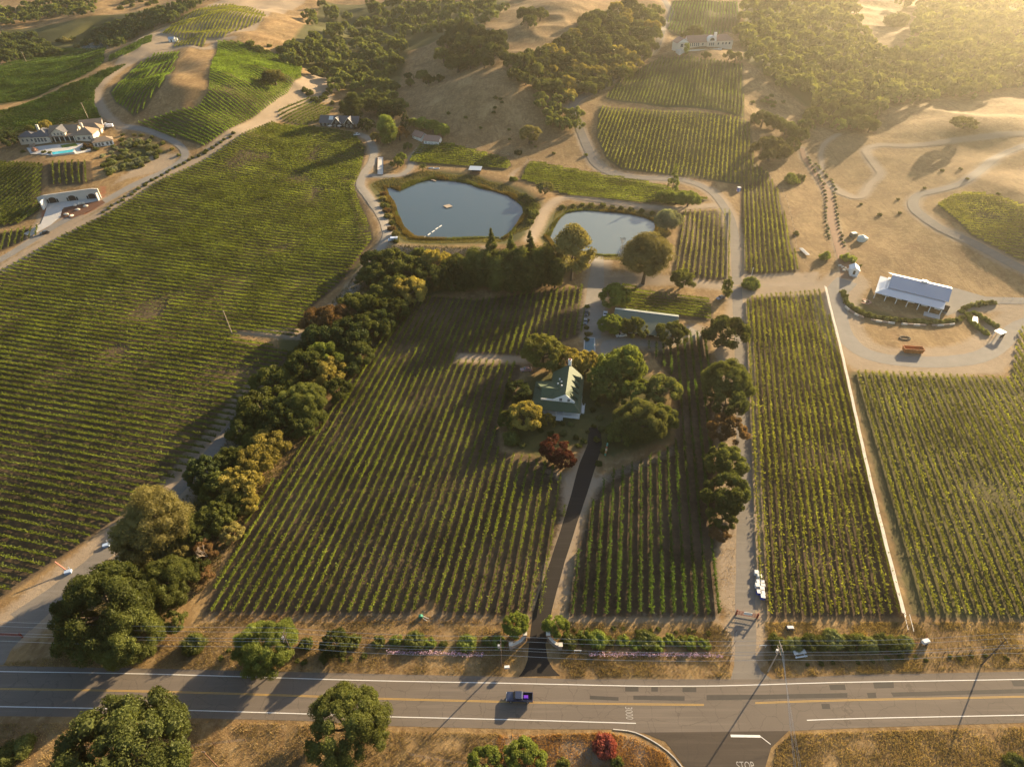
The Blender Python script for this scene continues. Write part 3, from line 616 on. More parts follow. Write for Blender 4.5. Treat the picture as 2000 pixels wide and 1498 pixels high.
def row_cloud(r_, rg):
    k = r_['k']; _, _, _, sp, _, _, vig, _, hh, _ = BL[k]; u, v = r_['u'], r_['v']; Vs = []
    for a, b in r_['runs']:
        L = b - a; mid = u * (a + b) / 2 + v * r_['q']; dist = math.hypot(mid[0], mid[1])
        dens = 21 if dist < 170 else 18 if dist < 260 else 14 if dist < 380 else 10
        size = .29 if dist < 170 else .33 if dist < 260 else .38 if dist < 380 else .48
        n = int(L * dens * vig); s = a + L * rg.random(n)
        # each vine bulges, weak places thin out
        ph = np.cos(2 * np.pi * (s / 1.7) + r_['q']); P2 = u * s[:, None] + v * r_['q']
        w = vnoise(P2, 14, 21) + .6 * vnoise(P2, 37, 22) + .35 * vnoise(P2, 3.2, 23)
        keep = rg.random(n) < np.clip(.88 + .2 * ph + 1.0 * w, .15, 1)
        s, w, P2 = s[keep], w[keep], P2[keep]; n = len(s)
        lat = rg.normal(size=n) * (.15 + .12 * w) * (1.25 if vig > 1.2 else 1); z = (.45 + (.95 + .45 * w) * rg.random(n) ** .75) * hh
        P2 = P2 + v * lat[:, None]; C = np.column_stack([P2, T(P2) + z])
        # loose shoots arching over the alleys
        Vs.append(tri_cloud(C, np.full(n, size), rg))
        m = int(L * (3.0 if dist < 260 else 1.2))
        s2 = a + L * rg.random(m); side = np.where(rg.random(m) < .5, -1, 1) * (.25 + .4 * rg.random(m)); Q = u * s2[:, None] + v * (r_['q'] + side)[:, None]
        C2 = np.column_stack([Q, T(Q) + (.8 + .8 * rg.random(m)) * hh]); Vs.append(tri_cloud(C2, np.full(m, size * 1.0), rg, 2.0))
        # opaque upright strip inside the row, added to block light and darken it
        m = max(2, int(L / 1.1)); sc_ = np.linspace(a, b, m + 1); jl = rg.normal(size=m + 1) * .05; Q = u * sc_[:, None] + v * (r_['q'] + jl)[:, None]; zq = T(Q); wq = vnoise(Q, 14, 21) + .6 * vnoise(Q, 37, 22)
        lo3 = np.column_stack([Q, zq + .35]); hi3 = np.column_stack([Q, zq + (1.0 + .3 * wq + .12 * rg.normal(size=m + 1)) * hh]); ok = (wq[:-1] > -.45)
        t1 = np.stack([lo3[:-1], lo3[1:], hi3[1:]], 1)[ok]; t2 = np.stack([lo3[:-1], hi3[1:], hi3[:-1]], 1)[ok]; Vs.append(t1.reshape(-1, 3)); Vs.append(t2.reshape(-1, 3))
    return np.vstack(Vs)
NT = 0; rest = {}
for j, r_ in enumerate(ROWS):
    rg = np.random.default_rng(1000 + j); V = row_cloud(r_, rg)
    if j in single:
        o0 = r_['u'] * r_['runs'][0][0] + r_['v'] * r_['q']; z0 = T1(*o0); V = V - np.array([o0[0], o0[1], z0])
        me = np_mesh('vine_row', V, np.arange(len(V)).reshape(-1, 3), [VINE]); o = link('vine_row', me, None, (o0[0], o0[1], z0))
        r_['o'] = o; c = BL[r_['k']][7]; f = .85 + .3 * rg.random(); o.color = (c[0] * f, c[1] * f, c[2], 1)
    else: rest.setdefault(r_['k'], []).append(V)
    NT += len(V) // 3
for k, vs in rest.items():
    V = np.vstack(vs); o = link('vine_rows', np_mesh('vine_rows', V, np.arange(len(V)).reshape(-1, 3), [VINE])); c = BL[k][7]; o.color = (*c, 1)
    tag(o, 'distant green vine rows on ' + BL[k][4], 'vineyard', None, 'stuff')
print('VINE rows', len(ROWS), 'tris', NT, {k: sum(1 for r in ROWS if r['k'] == k) for k in BL})
# numbering of the rows inside each block, counted from what stands at its side
for k, b in BL.items():
    rr = [r for r in ROWS if r['k'] == k and 'o' in r]; tot = [r for r in ROWS if r['k'] == k]
    rev = k in ('A', 'C', 'V', 'N')
    for r in rr:
        p = r['i']; n = (len(tot) - p) if rev else p + 1
        ph = 'vine row, %s from %s, in %s' % (ordn(len(tot) - p if k == 'A' and tot[0]['q'] * tot[0]['v'][1] > 0 else p + 1 if k == 'A' else n), b[5], b[4])
        tag(r['o'], ph, 'vine row', 'vine rows in ' + b[4])
# ------------------------------------------------------------------ trees: unit crowns of radius 1, resting height 0
def clump_crown(seed, nleaf, leaf, shape, ncl=36):
    r = np.random.default_rng(seed); c = []
    if shape == 'oak':
        for _ in range(ncl):
            if not c: lob = r.normal(size=(7, 3)); lob[:, 2] = abs(lob[:, 2]) * .7; lob /= np.linalg.norm(lob, axis=1)[:, None]
            d = r.normal(size=3); d /= np.linalg.norm(d); d[2] = abs(d[2]) * 1.1 - .3; f = (.5 + .42 * r.random() ** .6) * (.84 + .28 * max(0, float((lob @ (d / np.linalg.norm(d))).max())) ** 2)
            c.append((d[0] * f, d[1] * f, .66 + d[2] * .74 * f, (.12 + .17 * r.random() ** 1.3) * (36 / ncl) ** .18))
    elif shape == 'tall':
        for _ in range(ncl):
            h = r.random(); a = r.random() * 6.283; f = (.25 + .6 * math.sin(math.pi * min(1, .15 + h * .85))) * (.6 + .55 * r.random())
            c.append((math.cos(a) * f * .9, math.sin(a) * f * .9, .9 + h * 1.7, .17 + .16 * r.random()))
    elif shape == 'cone':
        for i in range(ncl):
            h = (i + .5) / ncl; a = r.random() * 6.283; f = (1 - h) * .8 * (.7 + .4 * r.random())
            c.append((math.cos(a) * f, math.sin(a) * f, .5 + h * 3.6, .3 * (1 - h) + .1))
    elif shape == 'poplar':
        for _ in range(ncl):
            h = r.random(); a = r.random() * 6.283; f = .62 * math.sin(math.pi * min(.97, .1 + h * .85)) ** .6 * (.5 + .5 * r.random())
            c.append((math.cos(a) * f, math.sin(a) * f, .4 + h * 2.3, .25 + .15 * r.random()))
    elif shape == 'round':
        for _ in range(ncl):
            d = r.normal(size=3); d /= np.linalg.norm(d); d[2] = abs(d[2]) * 1.1 - .25; f = .72 + .08 * r.random()
            c.append((d[0] * f, d[1] * f, .75 + d[2] * .75 * f, .26 + .05 * r.random()))
    else:   # bush
        for _ in range(ncl):
            d = r.normal(size=3); d /= np.linalg.norm(d); d[2] = abs(d[2]); f = .35 + .45 * r.random()
            c.append((d[0] * f, d[1] * f, .22 + d[2] * .7 * f, .22 + .14 * r.random()))
    c = np.array(c); w = c[:, 3] ** 2; k = r.choice(len(c), nleaf, p=w / w.sum())
    d = r.normal(size=(nleaf, 3)); out = c[k, :3] - np.array([0, 0, .7]); out /= np.maximum(np.linalg.norm(out, axis=1), .05)[:, None]
    d = d / np.linalg.norm(d, axis=1)[:, None] + out * .75; d /= np.linalg.norm(d, axis=1)[:, None]
    C = c[k, :3] + d * (c[k, 3] * (.72 + .42 * r.random(nleaf)))[:, None]
    C[:, 2] = np.maximum(C[:, 2], .03)
    # leaves lie roughly on the clump's skin
    u = d * .6 + r.normal(size=(nleaf, 3)) * .55; u /= np.linalg.norm(u, axis=1)[:, None]
    t = np.cross(u, r.normal(size=(nleaf, 3))); t /= np.linalg.norm(t, axis=1)[:, None]; b = np.cross(u, t); s = (leaf * (.6 + .8 * r.random(nleaf)))[:, None]
    V = [np.stack([C + t * s * .8, C - t * s * .45 + b * s * .6, C - t * s * .45 - b * s * .6], 1).reshape(-1, 3)]
    # dense twig mass inside every clump
    ic = bmesh.new(); bmesh.ops.create_icosphere(ic, subdivisions=1, radius=1.0); iv = np.array([v.co[:] for v in ic.verts]); jf = np.array([[v.index for v in f.verts] for f in ic.faces]); ic.free()
    tri = iv[jf].reshape(-1, 3)
    step = 1 if nleaf > 3000 else 2
    for q in c[::step]: V.append(q[:3] + tri * q[3] * .7)
    return np.vstack(V)
def trunk_mb(seed, shape):
    r = random.Random(seed); m = MB(); h = {'oak': .6, 'tall': 1.3, 'cone': 2.8, 'poplar': 1.6, 'round': .6, 'bush': .3}[shape]; b = {'oak': .085, 'tall': .07, 'cone': .07, 'poplar': .07, 'round': .07, 'bush': .04}[shape]
    p0 = Vector((0, 0, -.12)); p1 = Vector((r.uniform(-.05, .05), r.uniform(-.05, .05), h * .5)); p2 = Vector((r.uniform(-.1, .1), r.uniform(-.1, .1), h))
    m.bar(p0, p1, b * 1.25, 8, b * .85); m.bar(p1, p2, b * .85, 8, b * .5)
    if shape not in ('cone', 'bush'):
        for k in range(5):
            a = k * 1.26 + r.random(); e = p1.lerp(p2, r.random()); f = Vector((math.cos(a) * .5, math.sin(a) * .5, h * r.uniform(1.0, 1.5))); g = e.lerp(f, .5) + Vector((0, 0, -.06))
            m.bar(e, g, b * .5, 5, b * .35); m.bar(g, f, b * .35, 5, b * .12)
    return m
LOD = {'hero': (42000, .024, 150), 'mid': (8500, .052, 76), 'far': (1500, .115, 30), 'tiny': (520, .19, 16)}
CM = {}
def get_crown(shape, lod, var):
    key = (shape, lod, var)
    if key not in CM:
        n, lf, nc = LOD[lod]
        if shape == 'cone': n = int(n * 1.1)
        if lod == 'hero' and shape in ('bush', 'round'): n = int(n * .5); lf = lf * 1.3
        V = clump_crown(abs(hash(shape)) % 1 + var * 17 + len(shape) * 131 + nc, n, lf, shape, nc)
        cm = np_mesh('crown', V, np.arange(len(V)).reshape(-1, 3), [LEAF]); tm = trunk_mb(var + len(shape), shape).mesh('trunk', BARK)
        tv = np.array([v.co[:] for v in tm.vertices]); ev = []
        for p in tm.polygons:
            vs = list(p.vertices)
            for i in range(1, len(vs) - 1): ev += [tv[vs[0]], tv[vs[i]], tv[vs[i + 1]]]
        ev = np.array(ev); J = np.vstack([V, ev]); jm = np_mesh('tree', J, np.arange(len(J)).reshape(-1, 3), [LEAF, BARK], np.concatenate([np.zeros(len(V) // 3), np.ones(len(ev) // 3)]).astype(int))
        CM[key] = (cm, tm, jm, J, len(V))
    return CM[key]
# foliage colours; the pale and golden ones have sunlight put into them
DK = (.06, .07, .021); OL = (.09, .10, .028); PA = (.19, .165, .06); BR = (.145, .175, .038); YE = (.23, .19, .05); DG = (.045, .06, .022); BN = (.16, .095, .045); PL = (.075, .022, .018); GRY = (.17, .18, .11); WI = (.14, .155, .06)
KIND = {'oak': ('oak', 'oak_tree', 'tree'), 'pale': ('tall', 'eucalyptus_tree', 'tree'), 'bright': ('oak', 'leafy_tree', 'tree'), 'cone': ('cone', 'conifer', 'tree'), 'poplar': ('poplar', 'poplar', 'tree'),
        'round': ('round', 'willow', 'tree'), 'bush': ('bush', 'bush', 'bush'), 'forest': ('oak', 'oak_tree', 'tree')}
ZC = {'oak': .68, 'tall': 1.7, 'cone': 1.6, 'poplar': 1.5, 'round': .75, 'bush': .4}
TREES = []
def tree(px, py, w, kind, col, label=None, group=None, hs=1.0, near=None):
    if group and 'verge' in group: px += (hash((px, py)) % 9) - 4; py += (hash((py, px, 1)) % 7) - 3; w *= .68 + (hash((px, w, 3)) % 50) / 100; hs = .75
    TREES.append(dict(px=px, py=py, w=w, kind=kind, col=col, label=label, group=group, hs=hs, near=near))
def belt(items, kindcols, place, anchor, grp):
    items = sorted(items, key=lambda t: -t[1])
    for n, t in enumerate(items):
        k = t[3] if len(t) > 3 else 'oak'; c = t[4] if len(t) > 4 else DK
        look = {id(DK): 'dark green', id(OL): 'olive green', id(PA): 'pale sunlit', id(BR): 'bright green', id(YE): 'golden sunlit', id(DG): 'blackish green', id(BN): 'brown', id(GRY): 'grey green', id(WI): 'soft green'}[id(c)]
        nm = {'oak': 'bushy oak', 'pale': 'tall eucalyptus', 'cone': 'pointed conifer', 'bush': 'rounded bush', 'poplar': 'upright poplar', 'round': 'round willow', 'bright': 'leafy tree', 'forest': 'oak'}[k]
        tree(t[0], t[1], t[2], k, c, '%s %s, %s from the %s in the %s' % (look, nm, ordn(n + 1), anchor, place), grp)
# near the highway
tree(248, 1478, 268, 'oak', DK, 'huge dark oak below the highway at the bottom left corner', hs=.85)
tree(678, 1415, 165, 'oak', OL, 'big rounded oak standing below the highway, left of the pickup truck', hs=1.15)
tree(948, 1490, 72, 'bright', BR, 'bright green clumpy tree at the bottom edge, left one of the pair'); tree(1025, 1486, 86, 'bright', BR, 'bright green clumpy tree at the bottom edge, right one of the pair')
tree(1182, 1456, 54, 'bush', (.2, .05, .04), 'red flowering bush on the ochre bank by the side road'); tree(42, 1458, 52, 'bush', OL, 'small green bush left of the huge oak below the highway'); tree(0, 1480, 60, 'bush', DK, 'dark bush at the very bottom left corner'); tree(1205, 1487, 26, 'bush', OL, 'low green bush under the red flowering one'); tree(1985, 1490, 46, 'bush', OL, 'green bush in dry grass at the bottom right corner'); tree(1100,1492,28,'bush',OL,'small green bush right of the bright pair of trees')
tree(200, 1180, 190, 'oak', DK, 'largest dark oak between the highway and the creek road', hs=1.15); tree(245, 1235, 150, 'oak', OL, 'dark oak leaning over the highway verge next to the largest oak'); tree(325, 1135, 115, 'oak', OL, 'olive oak on the vineyard side of the large roadside oaks'); tree(150, 1235, 95, 'oak', DK, 'dark oak at the creek road junction'); tree(330,1215,60,'oak',OL,'small olive oak at the foot of the big roadside oaks'); 
tree(378, 1257, 50, 'bush', OL, 'round green bush right of the big roadside oaks'); tree(515, 1262, 122, 'bright', (.11, .13, .03), 'light green spreading tree behind the left roadside pole', hs=.9); tree(655, 1256, 62, 'oak', DK, 'small dark oak on the highway verge'); tree(690, 1252, 32, 'bush', OL, 'bush against the small dark oak on the verge'); tree(598, 1256, 30, 'bush', DK, 'small dark bush between the two verge trees')
hb = [(740,1256,32),(770,1250,34),(805,1253,40),(835,1257,26),(866,1256,26),(911,1252,46),(948,1255,34),(976,1250,36)]
for n, (x, y, w) in enumerate(hb): tree(x, y, w, 'bush', BR if n % 2 else OL, '%s bush in the verge hedge left of the stone gateway, %s from the gate' % ('yellow green' if n % 2 else 'olive', ordn(len(hb) - n)), 'hedge bushes along the verge')
tree(1008, 1220, 56, 'bright', BR, 'yellow green tree on the left of the stone gateway'); tree(1087, 1222, 48, 'bright', BR, 'yellow green tree on the right of the stone gateway')
hb = [(1108,1252,42),(1140,1246,34),(1165,1251,42),(1190,1250,28),(1215,1248,40),(1240,1254,28),(1262,1250,38),(1286,1254,30),(1310,1250,36),(1332,1254,28),(1352,1252,36),(1378,1256,30)]
for n, (x, y, w) in enumerate(hb): tree(x, y, w, 'bush', BR if n % 3 else OL, '%s bush in the verge hedge right of the stone gateway, %s from the gate' % ('yellow green' if n % 3 else 'olive', ordn(n + 1)), 'hedge bushes along the verge')
hb = [(1522,1256,44),(1552,1258,36),(1580,1254,44),(1607,1256,36),(1630,1248,46),(1655,1256,38),(1680,1254,42),(1702,1258,36),(1724,1254,42),(1750,1258,40),(1770,1257,36)]
for n, (x, y, w) in enumerate(hb): tree(x, y, w, 'bush', (OL, WI, DK)[n % 3], '%s bush in the thick hedge right of the farm road, %s from its left end' % (('olive', 'silvery', 'dark')[n % 3], ordn(n + 1)), 'bushes of the thick hedge')
# creek belt, from the highway upward
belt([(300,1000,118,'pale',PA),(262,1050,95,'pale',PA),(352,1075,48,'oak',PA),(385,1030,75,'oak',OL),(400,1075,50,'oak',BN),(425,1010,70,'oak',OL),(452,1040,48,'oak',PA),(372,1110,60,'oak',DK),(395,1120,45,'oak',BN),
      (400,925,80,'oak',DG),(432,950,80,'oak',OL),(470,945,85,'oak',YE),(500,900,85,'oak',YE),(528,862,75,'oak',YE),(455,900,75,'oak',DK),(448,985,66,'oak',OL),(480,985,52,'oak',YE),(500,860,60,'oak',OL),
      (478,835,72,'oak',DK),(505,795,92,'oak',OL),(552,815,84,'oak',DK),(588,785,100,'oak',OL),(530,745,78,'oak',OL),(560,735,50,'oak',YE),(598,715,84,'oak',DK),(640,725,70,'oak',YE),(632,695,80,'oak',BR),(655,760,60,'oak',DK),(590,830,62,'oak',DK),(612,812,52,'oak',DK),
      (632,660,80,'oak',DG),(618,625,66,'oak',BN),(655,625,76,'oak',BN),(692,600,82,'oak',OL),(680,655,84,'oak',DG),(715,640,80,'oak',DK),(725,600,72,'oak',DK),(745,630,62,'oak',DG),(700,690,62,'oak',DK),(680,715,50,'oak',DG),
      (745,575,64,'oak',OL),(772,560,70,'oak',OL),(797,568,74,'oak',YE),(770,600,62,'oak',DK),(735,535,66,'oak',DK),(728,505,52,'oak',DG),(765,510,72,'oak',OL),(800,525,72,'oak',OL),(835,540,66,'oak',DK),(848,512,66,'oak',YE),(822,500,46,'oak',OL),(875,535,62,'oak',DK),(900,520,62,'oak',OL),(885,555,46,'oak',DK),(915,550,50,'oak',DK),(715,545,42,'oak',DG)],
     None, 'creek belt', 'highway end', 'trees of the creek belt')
belt([(925,512,52,'poplar',OL),(945,522,52,'poplar',DK),(960,508,48,'cone',OL),(982,520,56,'poplar',DK),(998,506,46,'cone',OL),(1014,520,56,'poplar',OL),(1034,506,52,'cone',DK),(1050,520,56,'poplar',DK),(1068,512,52,'poplar',OL),(1085,532,44,'poplar',DK),(970,535,50,'poplar',OL),(1000,538,50,'poplar',DK),(1030,538,50,'poplar',DK),(955,548,38,'oak',DK),(985,552,38,'oak',DK),(1015,552,38,'oak',DK),(1045,548,40,'oak',DK),(1072,548,34,'oak',OL)],
     None, 'dark stand below the large pond', 'front', 'dark trees below the ponds')
tree(1120, 475, 88, 'pale', PA, 'tall pale eucalyptus standing in front of the small pond, left of the windmill', hs=.95); tree(1265, 492, 100, 'pale', (.15,.13,.05), 'spreading tan eucalyptus right of the windmill', hs=.75)
tree(1306, 430, 52, 'round', GRY, 'silvery grey willow at the right end of the small pond'); tree(1065, 367, 34, 'round', (.15, .15, .06), 'round pale willow between the two ponds'); tree(1300, 384, 40, 'bright', BR, 'bright bushy tree at the bend of the road, left one'); tree(1345, 388, 46, 'bright', BR, 'bright bushy tree at the bend of the road, right one'); tree(1322, 385, 40, 'bright', BR, 'bright bushy tree at the bend of the road, middle one'); tree(1316, 352, 24, 'cone', BR, 'thin pointed tree above the bright trees at the bend')
tree(1335, 545, 50, 'oak', OL, 'loose olive tree beside the crossing track'); tree(1420, 562, 30, 'poplar', OL, 'upright olive tree at the left side of the farm road'); tree(1467, 554, 38, 'bush', BR, 'round bright bush right of the farm road at the crossing')
tree(1203, 578, 62, 'bright', BR, 'bright green tree at the top left corner of the green roofed shed'); tree(1195, 632, 54, 'bright', BR, 'lime tree in front of the green roofed shed, leftmost'); tree(1240, 640, 54, 'oak', OL, 'cream topped tree in front of the green roofed shed, middle'); tree(1314, 650, 64, 'oak', OL, 'cream topped tree in front of the green roofed shed, rightmost')
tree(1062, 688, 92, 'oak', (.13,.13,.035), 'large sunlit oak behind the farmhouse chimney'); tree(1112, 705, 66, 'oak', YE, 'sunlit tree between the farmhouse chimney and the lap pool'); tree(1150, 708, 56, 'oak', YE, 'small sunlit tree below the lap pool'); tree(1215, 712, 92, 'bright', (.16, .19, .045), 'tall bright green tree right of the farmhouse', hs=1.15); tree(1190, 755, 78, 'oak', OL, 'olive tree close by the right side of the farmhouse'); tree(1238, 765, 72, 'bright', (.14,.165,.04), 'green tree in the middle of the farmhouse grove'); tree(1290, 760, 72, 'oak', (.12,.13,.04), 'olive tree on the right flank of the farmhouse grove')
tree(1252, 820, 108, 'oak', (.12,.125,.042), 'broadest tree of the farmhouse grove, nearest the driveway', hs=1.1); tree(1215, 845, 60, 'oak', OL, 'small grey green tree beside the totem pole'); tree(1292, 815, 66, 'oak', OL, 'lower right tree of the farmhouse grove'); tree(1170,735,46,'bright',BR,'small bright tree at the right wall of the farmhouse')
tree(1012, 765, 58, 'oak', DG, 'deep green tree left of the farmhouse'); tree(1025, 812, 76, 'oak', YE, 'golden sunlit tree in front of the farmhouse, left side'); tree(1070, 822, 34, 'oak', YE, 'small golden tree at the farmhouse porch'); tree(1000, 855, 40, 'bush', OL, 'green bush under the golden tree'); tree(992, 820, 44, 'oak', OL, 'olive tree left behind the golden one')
tree(1086, 878, 66, 'oak', PL, 'dark red plum tree beside the driveway, near the farmhouse', hs=.9); tree(1104, 898, 44, 'oak', PL, 'smaller dark red plum right beside the driveway')
for n, (x, y, w, c) in enumerate([(1418,650,84,DK),(1420,740,98,OL),(1420,785,80,DK),(1422,835,76,BN),(1416,900,84,OL),(1418,962,92,DK),(1412,1008,60,OL),(1405,1040,40,BN)]):
    tree(x, y, w, 'oak', c, '%s oak in the row along the farm road, %s from the green roofed shed' % ({id(DK): 'dark green', id(OL): 'olive', id(BN): 'brown'}[id(c)], ordn(n + 1)), 'oaks in a row along the farm road', hs=1.0)
for n, (x, y, w) in enumerate([(1165,858,16),(1158,800,14),(1172,815,16),(1168,790,14),(1160,770,12),(1175,838,18),(1160,832,12),(1098,826,13),(1115,828,13),(1085,826,12),(1076,848,18),(1100,846,16),(1140,862,16),(1125,854,14),(1105,866,14),(1190,862,14),(1055,840,14),(1148,843,9),(1180,880,16),(1170,905,16),(1020,868,16),(1130,870,14),(1060,868,14)]):
    tree(x, y, w, 'bush', (OL, DK, WI)[n % 3], '%s garden shrub round the farmhouse, %s from the left' % (('olive', 'dark', 'silvery')[n % 3], ordn(1 + sorted([1165,1158,1172,1168,1160,1175,1160,1098,1115,1085,1076,1100,1140,1125,1105,1190,1055,1148,1180,1170,1020,1130,1060]).index(x))), 'garden shrubs of the farmhouse')
for n, y in enumerate([598,612,626,640,652,662]): tree(1147 - n * .3, y, 12, 'bush', OL, 'clipped bush beside the lap pool yard, %s from the top' % ordn(n + 1), 'clipped bushes by the lap pool')
tree(1150, 652, 16, 'bush', PA, 'brown topped bush above the lap pool')
# middle distance
tree(756, 254, 44, 'poplar', BR, 'bright green upright tree beside the track, right of the dark gabled house', hs=.8); tree(826, 243, 30, 'round', BR, 'bright round tree behind the white sheds, left'); tree(845, 247, 32, 'round', BR, 'bright round tree behind the white sheds, middle'); tree(864, 256, 34, 'round', BR, 'bright round tree behind the white sheds, right'); tree(808, 240, 24, 'round', BR, 'bright round tree behind the white sheds, far left')
tree(690, 208, 46, 'poplar', DK, 'tall dark tree behind the dark gabled house', hs=.7); tree(672, 210, 30, 'poplar', DK, 'smaller dark tree behind the dark gabled house', hs=.7); tree(735, 205, 50, 'oak', DK, 'dark oak above the dark gabled house, left'); tree(765, 212, 56, 'oak', DG, 'dark oak above the dark gabled house, right'); tree(792, 240, 24, 'cone', DK, 'dark conifer left of the white sheds', hs=.9); tree(780, 262, 34, 'oak', BN, 'brownish tree between the track and the white sheds'); tree(715, 245, 34, 'oak', DK, 'dark tree at the right end of the dark gabled house'); tree(735, 268, 26, 'oak', PA, 'pale bush beside the track under the poplar'); tree(755, 222, 34, 'oak', OL, 'olive oak above the bright poplar')
tree(776, 317, 28, 'oak', OL, 'olive tree in the track loop beside the pale court'); tree(797, 285, 20, 'oak', OL, 'small tree in front of the white sheds'); tree(785, 308, 22, 'oak', BR, 'small bright tree in the track loop'); tree(1034, 258, 46, 'pale', PA, 'lone pale tree with a bare trunk on the golden slope', hs=.55); tree(1012, 298, 17, 'bush', DK, 'dark bush at the corner of the pond vineyard'); tree(1003, 350, 18, 'bush', BR, 'green bush on the bank of the large pond'); tree(535, 152, 46, 'oak', (.11,.10,.035), 'lone brownish oak on the terraced knoll', hs=.95); tree(573, 92, 40, 'oak', OL, 'oak at the left end of the valley wood behind the knoll'); tree(627, 146, 18, 'bush', PA, 'small pale tree on the slope right of the knoll')
tree(8, 272, 50, 'oak', DG, 'dark tree at the left end of the mansion garden'); tree(88, 244, 22, 'round', YE, 'golden round tree behind the mansion'); tree(57, 250, 15, 'round', OL, 'small tree at the back left of the mansion')
for n, (x, y, w, c) in enumerate([(68,293,15,(.3,.2,.19)),(62,285,13,(.5,.42,.4)),(85,297,10,OL),(172,285,20,BN),(162,291,12,OL),(187,291,13,OL),(45,296,10,OL),(183,279,10,BN),(97,298,9,OL)]):
    tree(x, y, w, 'bush', c, 'garden bush in front of the mansion, %s from the left' % ordn(1 + sorted([68,62,85,172,162,187,45,183,97]).index(x)), 'garden bushes of the mansion')
tree(1505, 292, 74, 'oak', (.085, .08, .028), 'large round oak standing alone right of the hillside vines', hs=.85)
belt([(1490,232,44,'oak',OL),(1515,240,38,'oak',OL),(1535,250,40,'oak',OL),(1560,262,42,'oak',DK),(1590,225,42,'oak',OL),(1575,245,34,'oak',OL),(1548,285,34,'oak',DK),(1640,243,32,'oak',BR),(1668,240,34,'oak',OL),(1692,238,32,'oak',OL),(1612,235,30,'oak',OL)], None, 'group below the big forest', 'lowest side', 'oaks below the big forest')
tree(1546, 350, 34, 'bush', BR, 'bright bush on the dry bank right of the hillside vines'); tree(1562, 347, 24, 'bush', DK, 'dark bush against the bright one on the dry bank'); tree(1885, 240, 52, 'oak', (.12,.115,.035), 'lone wide oak on the hazy slope at the right', hs=.6); tree(1752, 40, 48, 'bush', OL, 'single bush in the clearing of the big forest'); tree(1555, 456, 14, 'bush', DK, 'small dark bush on the dry slope above the trailer')
tree(1612, 500, 26, 'bush', BR, 'sunlit bush left of the red bark path'); tree(1657, 504, 30, 'bush', BR, 'sunlit bush above the small white shed'); tree(1700, 244, 40, 'oak', OL, 'oak at the lower tip of the big forest'); tree(1380, 108, 20, 'oak', DK, 'dark tree before the right wing of the pale villa'); tree(1425, 108, 24, 'oak', OL, 'dark bush right of the pale villa terrace'); tree(1341, 93, 15, 'poplar', BR, 'upright tree in front of the pale villa, left wing'); tree(1358, 62, 38, 'oak', DK, 'dark oak behind the pale villa'); tree(1340,72,24,'oak',DK,'small dark oak at the back left of the pale villa'); tree(1420,80,14,'oak',OL,'little tree behind the right roof of the pale villa'); tree(1437, 112, 26, 'oak', OL, 'bushy tree at the right end of the pale villa')
